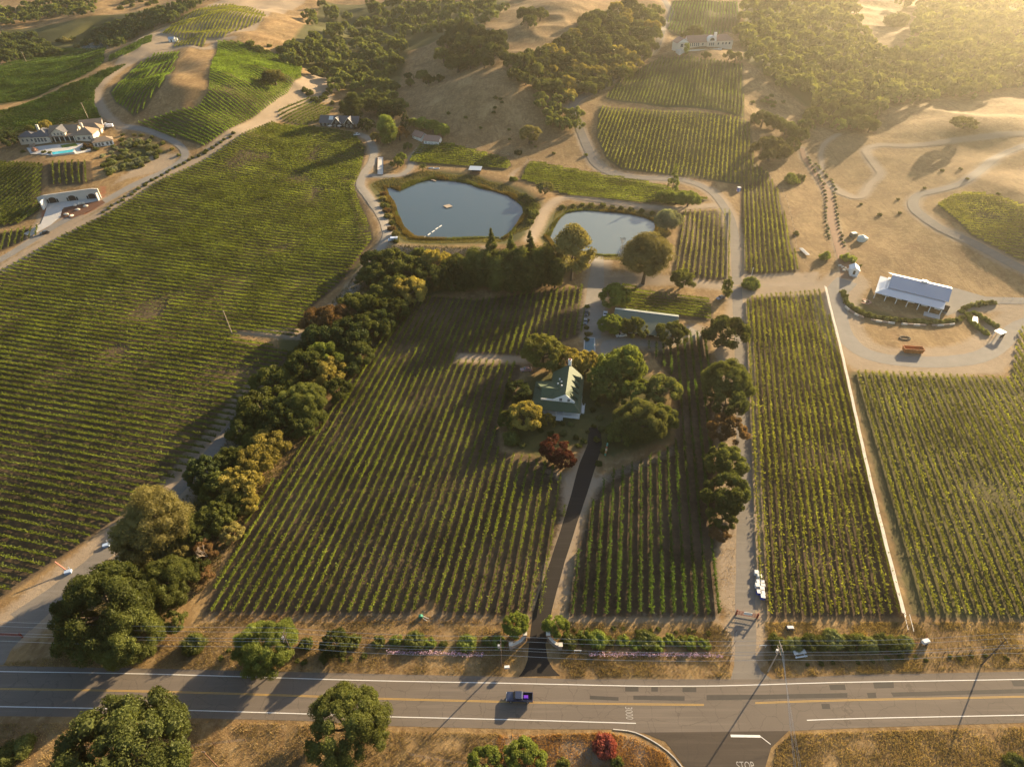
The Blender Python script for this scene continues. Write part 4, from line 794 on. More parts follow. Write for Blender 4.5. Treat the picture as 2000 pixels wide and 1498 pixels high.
# scattered woods
def scatter(poly, n, w, cols, look, grp, kind='oak', seed=1, hs=1.0, rel=.55, wob=.25):
    r = np.random.default_rng(seed); P = np.array(poly, float); lo, hi = P.min(0), P.max(0); got = []; tries = 0; d = w * rel
    while len(got) < n and tries < 30000:
        tries += 1; q = lo + (hi - lo) * r.random(2)
        if not inside(q[None], P)[0]: continue
        if any((g[0] - q[0]) ** 2 + ((g[1] - q[1]) * 1.6) ** 2 < d * d for g in got): continue
        got.append(q)
    for q in got: tree(q[0], q[1], w * (1 - wob + 2 * wob * r.random()), kind, cols[int(r.integers(len(cols)))], look, grp, hs)
OKS = [DK, DK, OL, DG, OL]
Z = [([(548,92),(600,75),(640,50),(700,40),(775,50),(792,90),(768,130),(770,170),(782,205),(740,215),(690,190),(650,175),(615,160),(598,130),(560,112)], 62, 34, OKS, 'dark oak in the valley wood', 'oaks of the valley wood', 'forest'),
     ([(590,10),(650,0),(760,20),(740,45),(640,50),(600,45)], 9, 26, OKS, 'dark oak on the high slope at the top of the valley', 'oaks high above the valley', 'forest'),
     ([(720,0),(1000,0),(965,35),(905,45),(850,55),(795,62),(740,30)], 36, 30, OKS, 'dark oak along the top edge above the golden slopes', 'oaks along the top edge', 'forest'),
     ([(862,58),(900,48),(950,52),(992,85),(955,118),(880,125),(850,118),(870,90)], 16, 44, OKS, 'dark oak in the hollow behind the golden spur', 'oaks in the hollow behind the spur', 'forest'),
     ([(790,150),(850,145),(860,155),(800,165)], 5, 24, OKS, 'dark oak at the foot of the spur', 'oaks at the foot of the spur', 'forest'),
     ([(1180,22),(1245,8),(1285,45),(1280,90),(1240,130),(1180,168),(1110,188),(1060,172),(1003,150),(1000,118),(1062,98),(1120,60)], 95, 34, [DK, OL, OL, DK, YE, OL], 'oak of the dense spur wood', 'oaks of the spur wood', 'forest'),
     ([(1055,188),(1110,182),(1124,215),(1134,262),(1112,262),(1078,235),(1050,205)], 12, 34, [DK, OL, DK], 'oak in the gully beside the curving road', 'oaks in the roadside gully', 'forest'),
     ([(1452,0),(1655,0),(1680,40),(1725,105),(1775,95),(1800,50),(1790,10),(1760,0),(2040,0),(2040,150),(1900,178),(1800,192),(1725,200),(1690,240),(1650,235),(1610,215),(1575,170),(1520,160),(1500,125),(1470,120),(1452,80)], 330, 34, [OL, OL, DK, (.11,.11,.03)], 'oak of the big hazy forest at the top right', 'oaks of the big forest', 'forest'),
     ([(0,70),(60,66),(112,100),(60,108),(0,118)], 34, 22, [DG, DK], 'dark oak at the far left edge above the dark slope', 'oaks at the far left edge', 'forest'),
     ([(120,62),(150,75),(185,78),(160,92),(110,88)], 8, 15, [OL, PA, DK], 'small bush by the little far pond', 'bushes by the little far pond', 'bush'),
     ([(190,60),(250,35),(330,12),(400,-5),(330,38),(270,62),(225,86),(200,88),(185,75)], 70, 20, [DG, DK], 'dark oak in the ravine behind the knoll', 'oaks in the ravine behind the knoll', 'forest'),
     ([(0,20),(90,0),(190,0),(180,22),(90,32),(0,48)], 40, 20, [OL, DK], 'dull oak on the ridge in the top left corner', 'oaks in the top left corner', 'forest'),
     ([(190,0),(300,-5),(300,10),(200,22)], 10, 14, [OL], 'dull bush on the top left ridge', 'bushes on the top left ridge', 'bush'),
     ([(200,302),(235,272),(290,272),(322,302),(300,318),(255,330),(228,345),(203,338)], 52, 13, [WI, GRY, OL], 'small olive tree right of the mansion', 'olive trees right of the mansion', 'bush'),
     ([(480,80),(540,90),(520,105),(490,98)], 6, 15, [OL], 'small bush on the back of the knoll', 'bushes on the back of the knoll', 'bush'),
     ([(590,175),(650,185),(660,205),(620,200)], 7, 15, [OL, DK], 'small bush above the gabled house patch', 'bushes above the gabled house', 'bush'),
     ([(950,180),(1000,185),(990,235),(960,225)], 5, 9, [DK], 'small dark bush on the golden slope', 'bushes on the golden slope', 'bush'),
     ([(1270,10),(1300,20),(1290,40),(1262,30)], 4, 18, [OL], 'oak beside the top of the curving road', 'oaks beside the upper road', 'forest'),
     ([(1020,20),(1060,25),(1050,45),(1020,40)], 3, 38, [DK], 'dark oak on the ridge left of the spur crest', 'oaks left of the spur crest', 'forest'),
     ([(1655,500),(1700,515),(1690,522),(1655,512)], 3, 8, [OL], 'weed clump above the small white shed', 'weed clumps above the small shed', 'bush'),
     ([(1470,180),(1540,190),(1530,215),(1470,205)], 8, 12, [OL], 'low bush on the dry slope below the forest', 'low bushes below the forest', 'bush')]
for n, (P, c, w, cols, look, grp, kind) in enumerate(Z): scatter(P, c, w, cols, look, grp, kind, 40 + n)
# set them out
pts = [(t['px'], t['py']) for t in TREES]
zc = []
for t in TREES:
    sh = KIND[t['kind']][0]; _, _, t0 = (0, 0, 0); zc.append(sh)
_, res0 = hit(pts); offs = np.array([ZC[s] * t['w'] * r / FPX / 2 * t['hs'] for s, t, r in zip(zc, TREES, res0)])
Pw, rw = hit(pts, offs); Zt = T(Pw)
for t, p, r, z in zip(TREES, Pw, rw, Zt): t['x'], t['y'], t['z'], t['s'] = p[0], p[1], z, t['w'] * r / FPX / 2
allt = [t for t in TREES if KIND[t['kind']][2] == 'tree']; hand = [t for t in allt if t['kind'] != 'forest']; gw = {}
for t in allt:
    if t['kind'] == 'forest': gw.setdefault(t['group'], []).append(t)
big = list(hand)
for g in sorted(gw, key=lambda g: -np.mean([t['w'] for t in gw[g]])):
    if g == 'oaks of the big forest': continue
    if len(big) + len(gw[g]) <= 292: big += gw[g]
front = sorted(gw['oaks of the big forest'], key=lambda t: -t['py'])[:max(0, 298 - len(big))]
for t in front: t['group'] = 'oaks along the front edge of the big forest'; t['label'] = 'oak at the lower edge of the big forest'
big += front; one = set(id(t) for t in big)
for g in set(t['group'] for t in TREES if t['group']):
    L = sorted([t for t in TREES if t['group'] == g], key=lambda t: t['px'])
    if 'from the' in L[0]['label'] or 'from its' in L[0]['label'] or L[0]['label'] != L[-1]['label'] or (id(L[0]) not in one and L[0]['kind'] == 'forest'): continue
    for n, t in enumerate(L): t['label'] += ', %s from the left' % ordn(n + 1)
mass = {}; rr = random.Random(5); SEEN = {}
for t in TREES:
    sh, nm, cat = KIND[t['kind']]; w = t['w']; lod = 'hero' if w >= 98 else 'mid' if w >= 36 else 'far'
    v = rr.randrange(4 if lod == 'hero' else 5); rz = rr.random() * 6.283; k = .86 + .3 * rr.random(); c = tuple(x * k for x in t['col']); sz = t['s'] * (.97 + .06 * rr.random()); hz = sz * t['hs'] * (.94 + .12 * rr.random())
    if cat == 'tree' and id(t) not in one: lod = 'tiny'
    cm, tm, jm, J, nl = get_crown(sh, lod, v)
    if cat == 'tree' and id(t) not in one:
        ca, sa = math.cos(rz), math.sin(rz); Q = J[:nl] * np.array([sz, sz, hz]); Q = np.column_stack([Q[:, 0] * ca - Q[:, 1] * sa + t['x'], Q[:, 0] * sa + Q[:, 1] * ca + t['y'], Q[:, 2] + t['z'] - .2])
        mass.setdefault(t['group'], []).append((Q, c)); continue
    if w >= 42:
        e = empty(nm, (t['x'], t['y'], t['z']), rz); e.scale = (sz, sz, hz); a = link('crown', cm, e); a.color = (*c, 1); link('trunk', tm, e); root = e
    else:
        root = link(nm, jm, None, (t['x'], t['y'], t['z']), rz); root.scale = (sz, sz, hz); root.color = (*c, 1)
    tag(root, t['label'], cat, t['group'])
for g, L in mass.items():
    V = np.vstack([q for q, _ in L]); o = link('forest', np_mesh('forest', V, np.arange(len(V)).reshape(-1, 3), [LEAF])); cc = np.mean([c for _, c in L], axis=0) * 1.55; o.color = (*cc, 1)
    tag(o, 'dense mass of distant trees, ' + (g or 'far trees'), 'forest', None, 'stuff')
print('TREES', len(TREES), 'individual', len(one), 'mass', {g: len(l) for g, l in mass.items()}, 'mass tris', sum(len(q) for l in mass.values() for q, _ in l) // 3)
# ------------------------------------------------------------------ the air
hm, hnt, ho = new_mat('haze'); pv = nd(hnt, 'ShaderNodeVolumePrincipled'); pv.inputs['Color'].default_value = (1.0, .92, .76, 1); pv.inputs['Density'].default_value = HAZE_DENSITY; pv.inputs['Anisotropy'].default_value = .78  # this haze also stands in for a lens veil glow at upper right
hnt.links.new(pv.outputs[0], ho.inputs['Volume'])
tag(MB().box(-1750, -500, -1.5, 1750, 2500, 147).build('haze', hm), 'pale golden evening haze filling the valley', 'haze', None, 'stuff')
# ------------------------------------------------------------------ buildings
WHITE = paint('white_boards', (.8, .78, .74), .7, var=.08); CREAM = paint('cream_stucco', (.62, .55, .45), .85, var=.1); TRIM = paint('white_trim', (.7, .68, .64), .6, var=.05)
GROOF = paint('green_shingles', (.062, .09, .045), .7, sc=.4, var=.3, spec=.4); GROOF2 = paint('grey_green_roof', (.13, .16, .12), .6, sc=.3, var=.15); BROOF = paint('brown_shingles', (.20, .145, .10), .8, sc=.5, var=.25)
TROOF = paint('tan_shingles', (.27, .20, .14), .85, sc=.5, var=.25); SROOF = paint('slate_shingles', (.12, .115, .12), .7, sc=.5, var=.25); PROOF = paint('rose_tiles', (.36, .22, .165), .85, sc=.5, var=.2)
MROOF = paint('pale_metal_roof', (.34, .39, .46), .35, .3, sc=.2, var=.06, spec=.5); MROOF2 = paint('light_metal_roof', (.46, .51, .56), .35, .3, sc=.2, var=.05); DWOOD = paint('dark_boards', (.05, .035, .028), .8); WOOD = paint('brown_wood', (.16, .085, .05), .85, sc=2)
RED = paint('red_iron', (.22, .045, .03), .7); DARK = paint('dark_iron', (.03, .022, .02), .6); STONE = paint('tan_stone', (.34, .25, .19), .9, sc=1.5, var=.4); CONC = paint('pale_concrete', (.5, .47, .43), .85, sc=.3, var=.15); BRICK = paint('red_brick', (.35, .15, .1), .9)
GLASS = paint('window_glass', (.03, .035, .04), .15, spec=.7); RUST = paint('rusty_orange', (.45, .17, .05), .8, sc=1, var=.3); BLUE = paint('blue_plastic', (.04, .09, .42), .5); LBLUE = paint('pale_blue_plastic', (.4, .5, .66), .5); TANKM = paint('pale_tank', (.5, .58, .55), .6); ALU = paint('bare_metal', (.55, .55, .55), .4, .6)
POLEW = paint('pole_wood', (.12, .085, .06), .9, sc=2); POLEL = paint('pale_pole_wood', (.42, .33, .25), .9, sc=2); RUB = paint('tyre_rubber', (.02, .02, .02), .8)
def cloth_mat():
    m, nt, o = new_mat('white_cloth'); d = nd(nt, 'ShaderNodeBsdfDiffuse'); t = nd(nt, 'ShaderNodeBsdfTranslucent'); f = noise(nt, .8, 3, .6, pos(nt))
    c = mix(nt, f, (.70, .67, .62), (.86, .84, .80)); nt.links.new(c, d.inputs[0]); nt.links.new(c, t.inputs[0]); m1 = nd(nt, 'ShaderNodeMixShader'); m1.inputs[0].default_value = .6
    nt.links.new(d.outputs[0], m1.inputs[1]); nt.links.new(t.outputs[0], m1.inputs[2]); nt.links.new(m1.outputs[0], o.inputs['Surface']); return m
CLOTH = cloth_mat()
def frame(pA, pB, off=0.0):
    P = H([pA, pB], off); A, B = P; d = B - A; return (float(A[0]), float(A[1])), math.atan2(d[1], d[0]), float(np.hypot(*d))
def site(name, pA, pB, label, cat, off=0.0, zoff=0.0, group=None):
    (x, y), a, L = frame(pA, pB, off); z = T1(x + math.cos(a) * L / 2, y + math.sin(a) * L / 2)
    e = empty(name, (x, y, z + zoff), a); tag(e, label, cat, group); return e, L
def site_c(name, px, py, rz, label, cat, group=None, off=0.0):
    x, y, _ = H1(px, py, off); e = empty(name, (x, y, T1(x, y)), rz); tag(e, label, cat, group); return e
WM = {}
def window(par, x, y, z, w, h, face='f', cell=True):
    key = (round(w, 2), round(h, 2))
    if key not in WM:
        m = MB(); t = .09
        m.box(-w/2 - t, -.09, -t, w/2 + t, .0, 0).box(-w/2 - t, -.09, h, w/2 + t, 0, h + t).box(-w/2 - t, -.09, 0, -w/2, 0, h).box(w/2, -.09, 0, w/2 + t, 0, h)
        if cell: m.box(-.03, -.07, 0, .03, -.01, h).box(-w/2, -.07, h/2 - .03, w/2, -.01, h/2 + .03)
        g = MB().box(-w/2, -.045, 0, w/2, -.02, h)
        WM[key] = (m.mesh('window', TRIM), g.mesh('pane', GLASS))
    a = {'f': 0, 'b': math.pi, 'l': -math.pi/2, 'r': math.pi/2}[face]
    o = link('window', WM[key][0], par, (x, y, z), a); link('pane', WM[key][1], o); return o
def gable(par, x0, y0, x1, y1, ze, zr, axis, mat, over=.5, t=.18, name='roof', wall=None):
    m = MB()
    if axis == 'x':
        ym = (y0 + y1) / 2; s = (zr - ze) / (y1 - ym); zo = ze - s * over; a0, a1 = x0 - over, x1 + over
        m.slab([(a0, y0 - over, zo), (a1, y0 - over, zo), (a1, ym, zr), (a0, ym, zr)], t); m.slab([(a0, ym, zr + .003), (a1, ym, zr + .003), (a1, y1 + over, zo), (a0, y1 + over, zo)], t)
        if wall: MB().add([(x0, y0, ze - .02), (x0, y1, ze - .02), (x0, ym, zr - .2), (x0 + .15, y0, ze - .02), (x0 + .15, y1, ze - .02), (x0 + .15, ym, zr - .2)], [(0,1,2),(3,5,4),(0,3,4,1),(1,4,5,2),(2,5,3,0)]).build('gable_wall', wall, par); MB().add([(x1, y0, ze - .02), (x1, y1, ze - .02), (x1, ym, zr - .2), (x1 - .15, y0, ze - .02), (x1 - .15, y1, ze - .02), (x1 - .15, ym, zr - .2)], [(0,1,2),(3,5,4),(0,3,4,1),(1,4,5,2),(2,5,3,0)]).build('gable_wall', wall, par)
    else:
        xm = (x0 + x1) / 2; s = (zr - ze) / (x1 - xm); zo = ze - s * over; a0, a1 = y0 - over, y1 + over
        m.slab([(x0 - over, a0, zo), (xm, a0, zr), (xm, a1, zr), (x0 - over, a1, zo)], t); m.slab([(xm, a0, zr + .003), (x1 + over, a0, zo), (x1 + over, a1, zo), (xm, a1, zr + .003)], t)
        if wall:
            for yy, q in ((y0, .15), (y1, -.15)): MB().add([(x0, yy, ze - .02), (x1, yy, ze - .02), (xm, yy, zr - .2), (x0, yy + q, ze - .02), (x1, yy + q, ze - .02), (xm, yy + q, zr - .2)], [(0,1,2),(3,5,4),(0,3,4,1),(1,4,5,2),(2,5,3,0)]).build('gable_wall', wall, par)
    return m.build(name, mat, par)
def hip(par, x0, y0, x1, y1, ze, zr, mat, over=.5, name='roof', inset=None):
    X0, Y0, X1, Y1 = x0 - over, y0 - over, x1 + over, y1 + over; w, d = X1 - X0, Y1 - Y0; i = min(w, d) / 2 if inset is None else inset
    if w >= d: r0, r1 = (X0 + i, (Y0 + Y1) / 2, zr), (X1 - i, (Y0 + Y1) / 2, zr)
    else: r0, r1 = ((X0 + X1) / 2, Y0 + i, zr), ((X0 + X1) / 2, Y1 - i, zr)
    c = [(X0, Y0, ze), (X1, Y0, ze), (X1, Y1, ze), (X0, Y1, ze)]; cl = [(x, y, z - .2) for x, y, z in c]; v = c + cl + [r0, r1]
    f = [(0,1,9,8),(2,3,8,9),(1,2,9),(3,0,8)] if w >= d else [(0,1,8),(1,2,9,8),(2,3,9),(3,0,8,9)]
    return MB().add(v, f + [(4,7,6,5),(0,4,5,1),(1,5,6,2),(2,6,7,3),(3,7,4,0)]).build(name, mat, par)
def walls(par, x0, y0, x1, y1, z0, z1, mat): return MB().box(x0, y0, z0, x1, y1, z1).build('wall', mat, par)

# farmhouse with the green roof
fh, FL = site('farmhouse', (1036, 797.5), (1133.5, 807.5), 'white farmhouse with a green shingle roof, front porch and chimney, among the trees', 'house', off=3.0)
MB().prism([(1.2,2.6),(16.0,2.6),(16.0,19.0),(6.6,19.0),(6.6,14.2),(1.2,14.2)], -.4, 3.35).build('wall', WHITE, fh)
MB().box(.5, .5, -.3, 16.8, 2.6, .75).build('porch_floor', WHITE, fh); MB().box(16.0, 2.6, -.3, 17.0, 12, .75).build('porch_floor', WHITE, fh)
for x in (.6, 3.3, 6.0, 8.7, 11.4, 14.0, 16.7): MB().box(x - .1, .55, .75, x + .1, .75, 3.0).build('porch_post', TRIM, fh)
for x0, x1 in ((.7, 3.2), (3.4, 5.9), (6.1, 8.6), (11.5, 13.9), (14.1, 16.6)): MB().box(x0, .6, 1.55, x1, .68, 1.65).box(x0, .6, .9, x1, .68, .97).build('porch_rail', TRIM, fh)
for k in range(6): MB().box(8.9, .1 - k * .3, -.1, 11.2, .42 - k * .3, .7 - k * .13).build('porch_step', TRIM, fh)
sk = MB(); E = 3.05; U = 4.75
sk.slab([(0,0,E),(FL,0,E),(FL - 3.1,3.1,U),(3.1,3.1,U)], .16)
sk.slab([(FL,0,E),(FL,20,E),(11.4,20,8.2),(11.4,3.2,8.2),(FL-3.1,3.1,U)], .16)
sk.slab([(0,0,E),(3.1,3.1,U),(3.1,8.9,U+.0),(0,15,E)], .16)
sk.build('porch_roof', GROOF, fh)
mr = MB(); mr.slab([(11.4,3.2,8.2),(11.4,20,8.2),(5.6,20,4.0),(5.6,9,4.0)], .16); mr.slab([(11.4,3.2,8.2),(6.8,7.5,6.15),(6.8,3.2,4.9)], .16)
mr.slab([(3.1,3.1,U+.02),(6.9,3.2,U+.05),(10.6,7.5,6.7),(2.8,7.5,6.6)], .16); mr.slab([(2.8,7.5,6.6),(10.6,7.5,6.7),(6.0,14.9,4.0),(0,15,3.05),(0,12,3.05)], .16); mr.build('main_roof', GROOF, fh)
MB().add([(3.1,3.05,U-.2),(14.7,3.05,U-.2),(14.7,3.05,5.2),(11.4,3.05,8.0),(7.2,3.05,5.35),(3.1,3.05,5.3),(3.1,3.25,U-.2),(14.7,3.25,U-.2),(14.7,3.25,5.2),(11.4,3.25,8.0),(7.2,3.25,5.35),(3.1,3.25,5.3)],
         [(0,1,2,3,4,5),(6,11,10,9,8,7),(0,6,7,1),(1,7,8,2),(2,8,9,3),(3,9,10,4),(4,10,11,5),(5,11,6,0)]).build('front_gable', WHITE, fh)
window(fh, 9.9, 3.05, 5.05, .85, 1.25); window(fh, 12.6, 3.05, 5.05, .75, 1.2)
for x in (3, 5.4, 8, 12, 14.6): window(fh, x, 2.6, 1.5, .9, 1.4)
for y in (5, 8.5, 12, 16): window(fh, 16.0, y, 1.5, .9, 1.4, 'r')
MB().box(9.6, 2.5, .75, 10.6, 2.6, 2.9).build('front_door', DWOOD, fh)
MB().box(10.9, 19.6, 3.5, 12.0, 20.6, 9.9).box(10.8, 19.5, 9.9, 12.1, 20.7, 10.15).build('chimney', WHITE, fh); MB().box(11.1, 19.8, 10.15, 11.8, 20.4, 10.6).build('chimney_pot', BRICK, fh)
for x, y, z in ((8.6,13.2,6.35),(8.2,10.9,6.1),(9.4,11.2,6.8),(2.2,9.9,4.9),(9.7,8.6,7.2)): MB().box(x-.28, y-.2, z-.3, x+.28, y+.2, z+.32).build('roof_vent', TRIM, fh)
for k, y in enumerate((6.2, 9.4, 12.6, 15.8)):
    MB().add([(12.7,y,7.05),(15.9,y-1.1,4.5),(15.9,y+1.1,4.5),(15.9,y,5.75),(15.9,y,4.4)], [(0,3,1),(0,2,3),(1,3,2,4),(0,1,4,2)]).build('dormer', GROOF, fh)
MB().box(17.3, 3.2, .2, 18.2, 7.4, .5).box(17.2, 3.2, .5, 17.35, 7.4, 1.4).box(18.1, 3.2, .5, 18.25, 3.35, 1.4).box(18.1, 7.2, .5, 18.25, 7.4, 1.4).build('side_steps', TRIM, fh)
per = site_c('pergola', 1157, 736, R(-7), 'small white latticed pergola against the back corner of the farmhouse', 'pergola')
for x in (0, 2.6, 5.2):
    for y in (0, 3.6): MB().box(x - .08, y - .08, 0, x + .08, y + .08, 2.5).build('post', TRIM, per)
for k in range(7): MB().box(-.3, k * .6 - .05, 2.6, 5.5, k * .6 + .05, 2.75).build('rafter', TRIM, per)
for y in (0, 3.6): MB().box(-.2, y - .08, 2.45, 5.4, y + .08, 2.598).build('beam', TRIM, per)
# green roofed shed
gs, L = site('long_shed', (1204, 604), (1323, 619), 'long shed with a grey green roof behind three trees', 'shed', off=5.4)
walls(gs, 0, -8.4, L, 3, -.5, 3.0, CREAM)
MB().slab([(-.6,-11.2,2.5),(L+.6,-11.2,2.5),(L+.6,0,5.5),(-.6,0,5.5)], .16).slab([(-.6,0,5.503),(L+.6,0,5.503),(L+.6,3.6,4.2),(-.6,3.6,4.2)], .16).build('roof', GROOF2, gs)
MB().box(-.6, -.16, 5.5, L + .6, .16, 5.72).build('ridge_cap', TRIM, gs)
for x in (3, 8, 13, 18, 23): window(gs, x, -8.4, .9, 1.6, 1.3)
for x in (10.5, 15.6, 20.4): MB().box(x - .9, -8.47, 0, x + .9, -8.4, 2.2).build('door', DWOOD, gs)
# barn with the pale metal roof
ba, L = site('event_barn', (1709, 571), (1843, 606), 'long open barn with a pale blue metal roof and white posts', 'barn', off=3.0)
D2 = 17.2; walls(ba, 3.2, 4.8, L - .4, D2 - 1.2, -.6, 4.2, WHITE)
rf = MB(); rf.slab([(0,0,3.1),(L,0,3.1),(L,4.7,4.3),(4.2,4.7,4.3)], .14); rf.slab([(0,0,3.1),(4.2,4.7,4.3),(4.6,D2-3.4,4.5),(0,D2,3.3)], .14); rf.build('lean_to_roof', MROOF2, ba)
MB().slab([(4.2,4.7,4.6),(L+.9,4.7,4.6),(L+.9,12.6,7.2),(4.2,12.6,7.2)], .14).slab([(4.2,12.6,7.203),(L+.9,12.6,7.203),(L+.9,D2+.4,5.6),(2.2,D2+.4,5.6)], .14).build('main_roof', MROOF, ba)
MB().add([(4.4,4.9,4.1),(4.4,16.4,4.1),(4.4,16.4,5.7),(4.4,12.6,7.05),(4.4,4.9,4.5),(4.6,4.9,4.1),(4.6,16.4,4.1),(4.6,16.4,5.7),(4.6,12.6,7.05),(4.6,4.9,4.5)],[(0,1,2,3,4),(5,9,8,7,6),(0,5,6,1),(1,6,7,2),(2,7,8,3),(3,8,9,4),(4,9,5,0)]).build('gable_wall', WHITE, ba)
MB().box(L-.35, 4.9, -.5, L, 16.4, 4.4).add([(L-.35,4.9,4.4),(L-.35,16.4,4.4),(L-.35,16.4,5.7),(L-.35,12.6,7.0),(L,4.9,4.4),(L,16.4,4.4),(L,16.4,5.7),(L,12.6,7.0)],[(0,1,2,3),(4,7,6,5),(0,4,5,1),(1,5,6,2),(2,6,7,3),(3,7,4,0)]).build('end_wall', WHITE, ba)
MB().box(15.6, 11.8, 7.0, 17.8, 13.4, 7.9).build('cupola', MROOF2, ba)
for k in range(7):
    x = .4 + k * (L - .9) / 6; MB().box(x - .14, .25, -.6, x + .14, .5, 3.0).build('post', WHITE, ba)
    MB().bar((x, .38, 2.0), (x, 1.6, 3.2), .08, 4).build('brace', WHITE, ba)
for k in range(5): MB().box(6 + k * 5, 4.73, 0, 8.6 + k * 5, 4.8, 3).build('barn_door', DWOOD, ba)
MB().box(L-6.2, -3.2, -.45, L-.2, .3, .1).build('terrace_slab', CONC, ba)
sheet('barn_yard', H([(1844,560),(1862,562),(1925,580),(2050,583),(2050,594),(1930,594),(1880,606),(1850,617),(1838,608)]), .05, GRAVEL2, g=4)
sm, L = site('small_shed', (1658, 536), (1674, 538), 'small white shed at the head of the barn loop', 'shed')
walls(sm, 0, 0, 3.8, 4.6, -.3, 2.5, WHITE); gable(sm, 0, 0, 3.8, 4.6, 2.5, 3.7, 'y', MROOF2, .3, wall=WHITE); MB().box(.2, -1.6, -.3, 3.4, -.05, .2).build('porch_floor', TRIM, sm); MB().box(1.4, -.07, 0, 2.4, 0, 2.1).build('door', DWOOD, sm)
# mansion at the left
ma, L = site('mansion', (38, 288), (172, 278), 'large cream mansion with many tan hipped roofs beside the turquoise pool', 'house')
for x0, y0, x1, y1, ze in ((0,3,9,11,3.2),(8.9,0.5,18,13,3.6),(17.8,2,33,15,3.8),(32.8,1,43,12,3.5),(30,11.9,44,19,3.4)): walls(ma, x0, y0, x1, y1, -2.5, ze, CREAM)
hip(ma, 0, 3, 9, 11, 3.2, 5.6, SROOF); hip(ma, 8.9, .5, 18, 13, 3.6, 6.8, SROOF); gable(ma, 17.8, 3, 33, 15, 3.8, 7.6, 'x', TROOF, .6, wall=CREAM); hip(ma, 32.8, 1, 43, 12, 3.5, 6.6, TROOF); hip(ma, 30, 11.9, 44, 19, 3.4, 6.4, TROOF)
walls(ma, 20.5, .6, 28, 5, 3.6, 5.6, CREAM); gable(ma, 20.5, .6, 28, 9, 5.6, 8.0, 'y', SROOF, .6, wall=CREAM)
for x in (22.3, 24.2, 26.1): window(ma, x, .6, 4.0, 1.0, 1.3)
for x in (10.4, 12.2, 14.0, 15.8): window(ma, x, .5, .6, 1.2, 2.2)
for x in (2, 4.5, 7): window(ma, x, 3, .5, 1.0, 1.4)
for x in (34.5, 37.5, 40.5): window(ma, x, 1, .6, 1.4, 1.6)
for x in (18.6, 21.4, 24.2, 27, 29.8, 32.4): MB().box(x - .15, -.1, -.6, x + .15, .2, 3.3).build('column', TRIM, ma)
MB().slab([(18.2,-.5,3.35),(33,-.5,3.35),(33,3,4.2),(18.2,3,4.2)], .15).build('porch_roof', TROOF, ma)
MB().box(19, 1.93, 0, 32, 2.0, 2.6).build('glass_doors', GLASS, ma)
for x, y in ((9.6, 10.5), (35, 10)): MB().box(x - .6, y - .5, 3, x + .6, y + .5, 8).build('chimney', CREAM, ma)
g2, L = site('garage', (160, 256), (193, 252), 'cream garage with a tan roof behind the mansion', 'garage'); walls(g2, 0, 0, 12, 8, -1, 3, WHITE); gable(g2, 0, 0, 12, 8, 3, 5.4, 'x', TROOF, .5, wall=WHITE); MB().box(2, -.06, 0, 5, 0, 2.4).build('door', TRIM, g2); MB().box(7, -.06, 0, 10, 0, 2.4).build('door', TRIM, g2)
ph, L = site('pool_house', (184, 288), (224, 283), 'small white pool house right of the turquoise pool', 'pool house'); walls(ph, 0, 0, 11, 7, -1, 2.8, WHITE); hip(ph, 0, 0, 11, 7, 2.8, 4.8, TROOF)
for x in (1.4, 3.2, 5.0, 7.6, 9.6): window(ph, x, 0, .4, 1.1, 1.7)
dk = H([(52,290),(112,283),(175,281),(178,296),(150,302),(100,305),(60,302)]); sheet('pool_terrace', dk, .12, CONC, g=4)
plz = float(T(H([(125, 297)]))[0]) + .5
pc = H([(101,297.5),(144,293.0),(144,299.5),(104,303.5)], .5)
pool = empty('swimming_pool', (float(pc[:, 0].mean()), float(pc[:, 1].mean()), plz)); tag(pool, 'turquoise swimming pool in front of the mansion', 'pool')
cc = pc - pc.mean(0); MB().prism([tuple(c * 1.12) for c in cc], -1.6, -.03).build('coping', CONC, pool); MB().prism([tuple(c) for c in cc], -.5, .03).build('water', POOL_M, pool)
lw = H([(118,285),(148,281),(153,286),(122,290)]); o = sheet('lawn', lw, .2, paint('lawn_green', (.13, .17, .03), .9), g=4)
# lap pool by the farmhouse
pc = H([(1142.5,660),(1160.5,661),(1161,686),(1141.5,685)]); lp = empty('lap_pool', (float(pc[:, 0].mean()), float(pc[:, 1].mean()), T1(*pc.mean(0)))); tag(lp, 'long dark blue lap pool with pale coping behind the farmhouse', 'pool')
cc = pc - pc.mean(0); MB().prism([tuple(c * 1.02 + np.sign(c) * .35) for c in cc], -.3, .12).build('coping', CONC, lp); MB().prism([tuple(c * .98) for c in cc], -.2, .15).build('water', POOL_D, lp)
# cellar portal
ce, L = site('cellar_wall', (92, 399), (194, 388), 'pale concrete cellar wall with three dark arched doors cut in the bank', 'retaining wall')
MB().add([(-3.5,0,-1),(L+1,0,-1),(L+1,0,5.2),(L-2,0,5.6),(0,0,4.4),(-3.5,0,3.4),(-3.5,.8,-1),(L+1,.8,-1),(L+1,.8,5.2),(L-2,.8,5.6),(0,.8,4.4),(-3.5,.8,3.4)],[(0,1,2,3,4,5),(6,11,10,9,8,7),(0,6,7,1),(1,7,8,2),(2,8,9,3),(3,9,10,4),(4,10,11,5),(5,11,6,0)]).build('wall', CONC, ce)
MB().box(-.5, -6.5, -1, .1, -.003, 3.2).build('wing_wall', TRIM, ce); MB().box(L - .2, -3, -1, L + .3, -.003, 3.6).build('wing_wall', CONC, ce)
for t in (.13, .5, .88):
    x = L * t; arc = [(x - 1.7, 0), (x + 1.7, 0)] + [(x + 1.7 * math.cos(a), 2.0 + 1.0 * math.sin(a)) for a in [math.pi * k / 8 for k in range(9)]]
    MB().prism_y(arc, -.10, -.02).build('arched_door', DWOOD, ce)
    for s in (-2.3, 2.3): MB().box(x + s - .35, -.14, .1, x + s + .35, -.03, 2.0).build('shutter', DARK, ce)
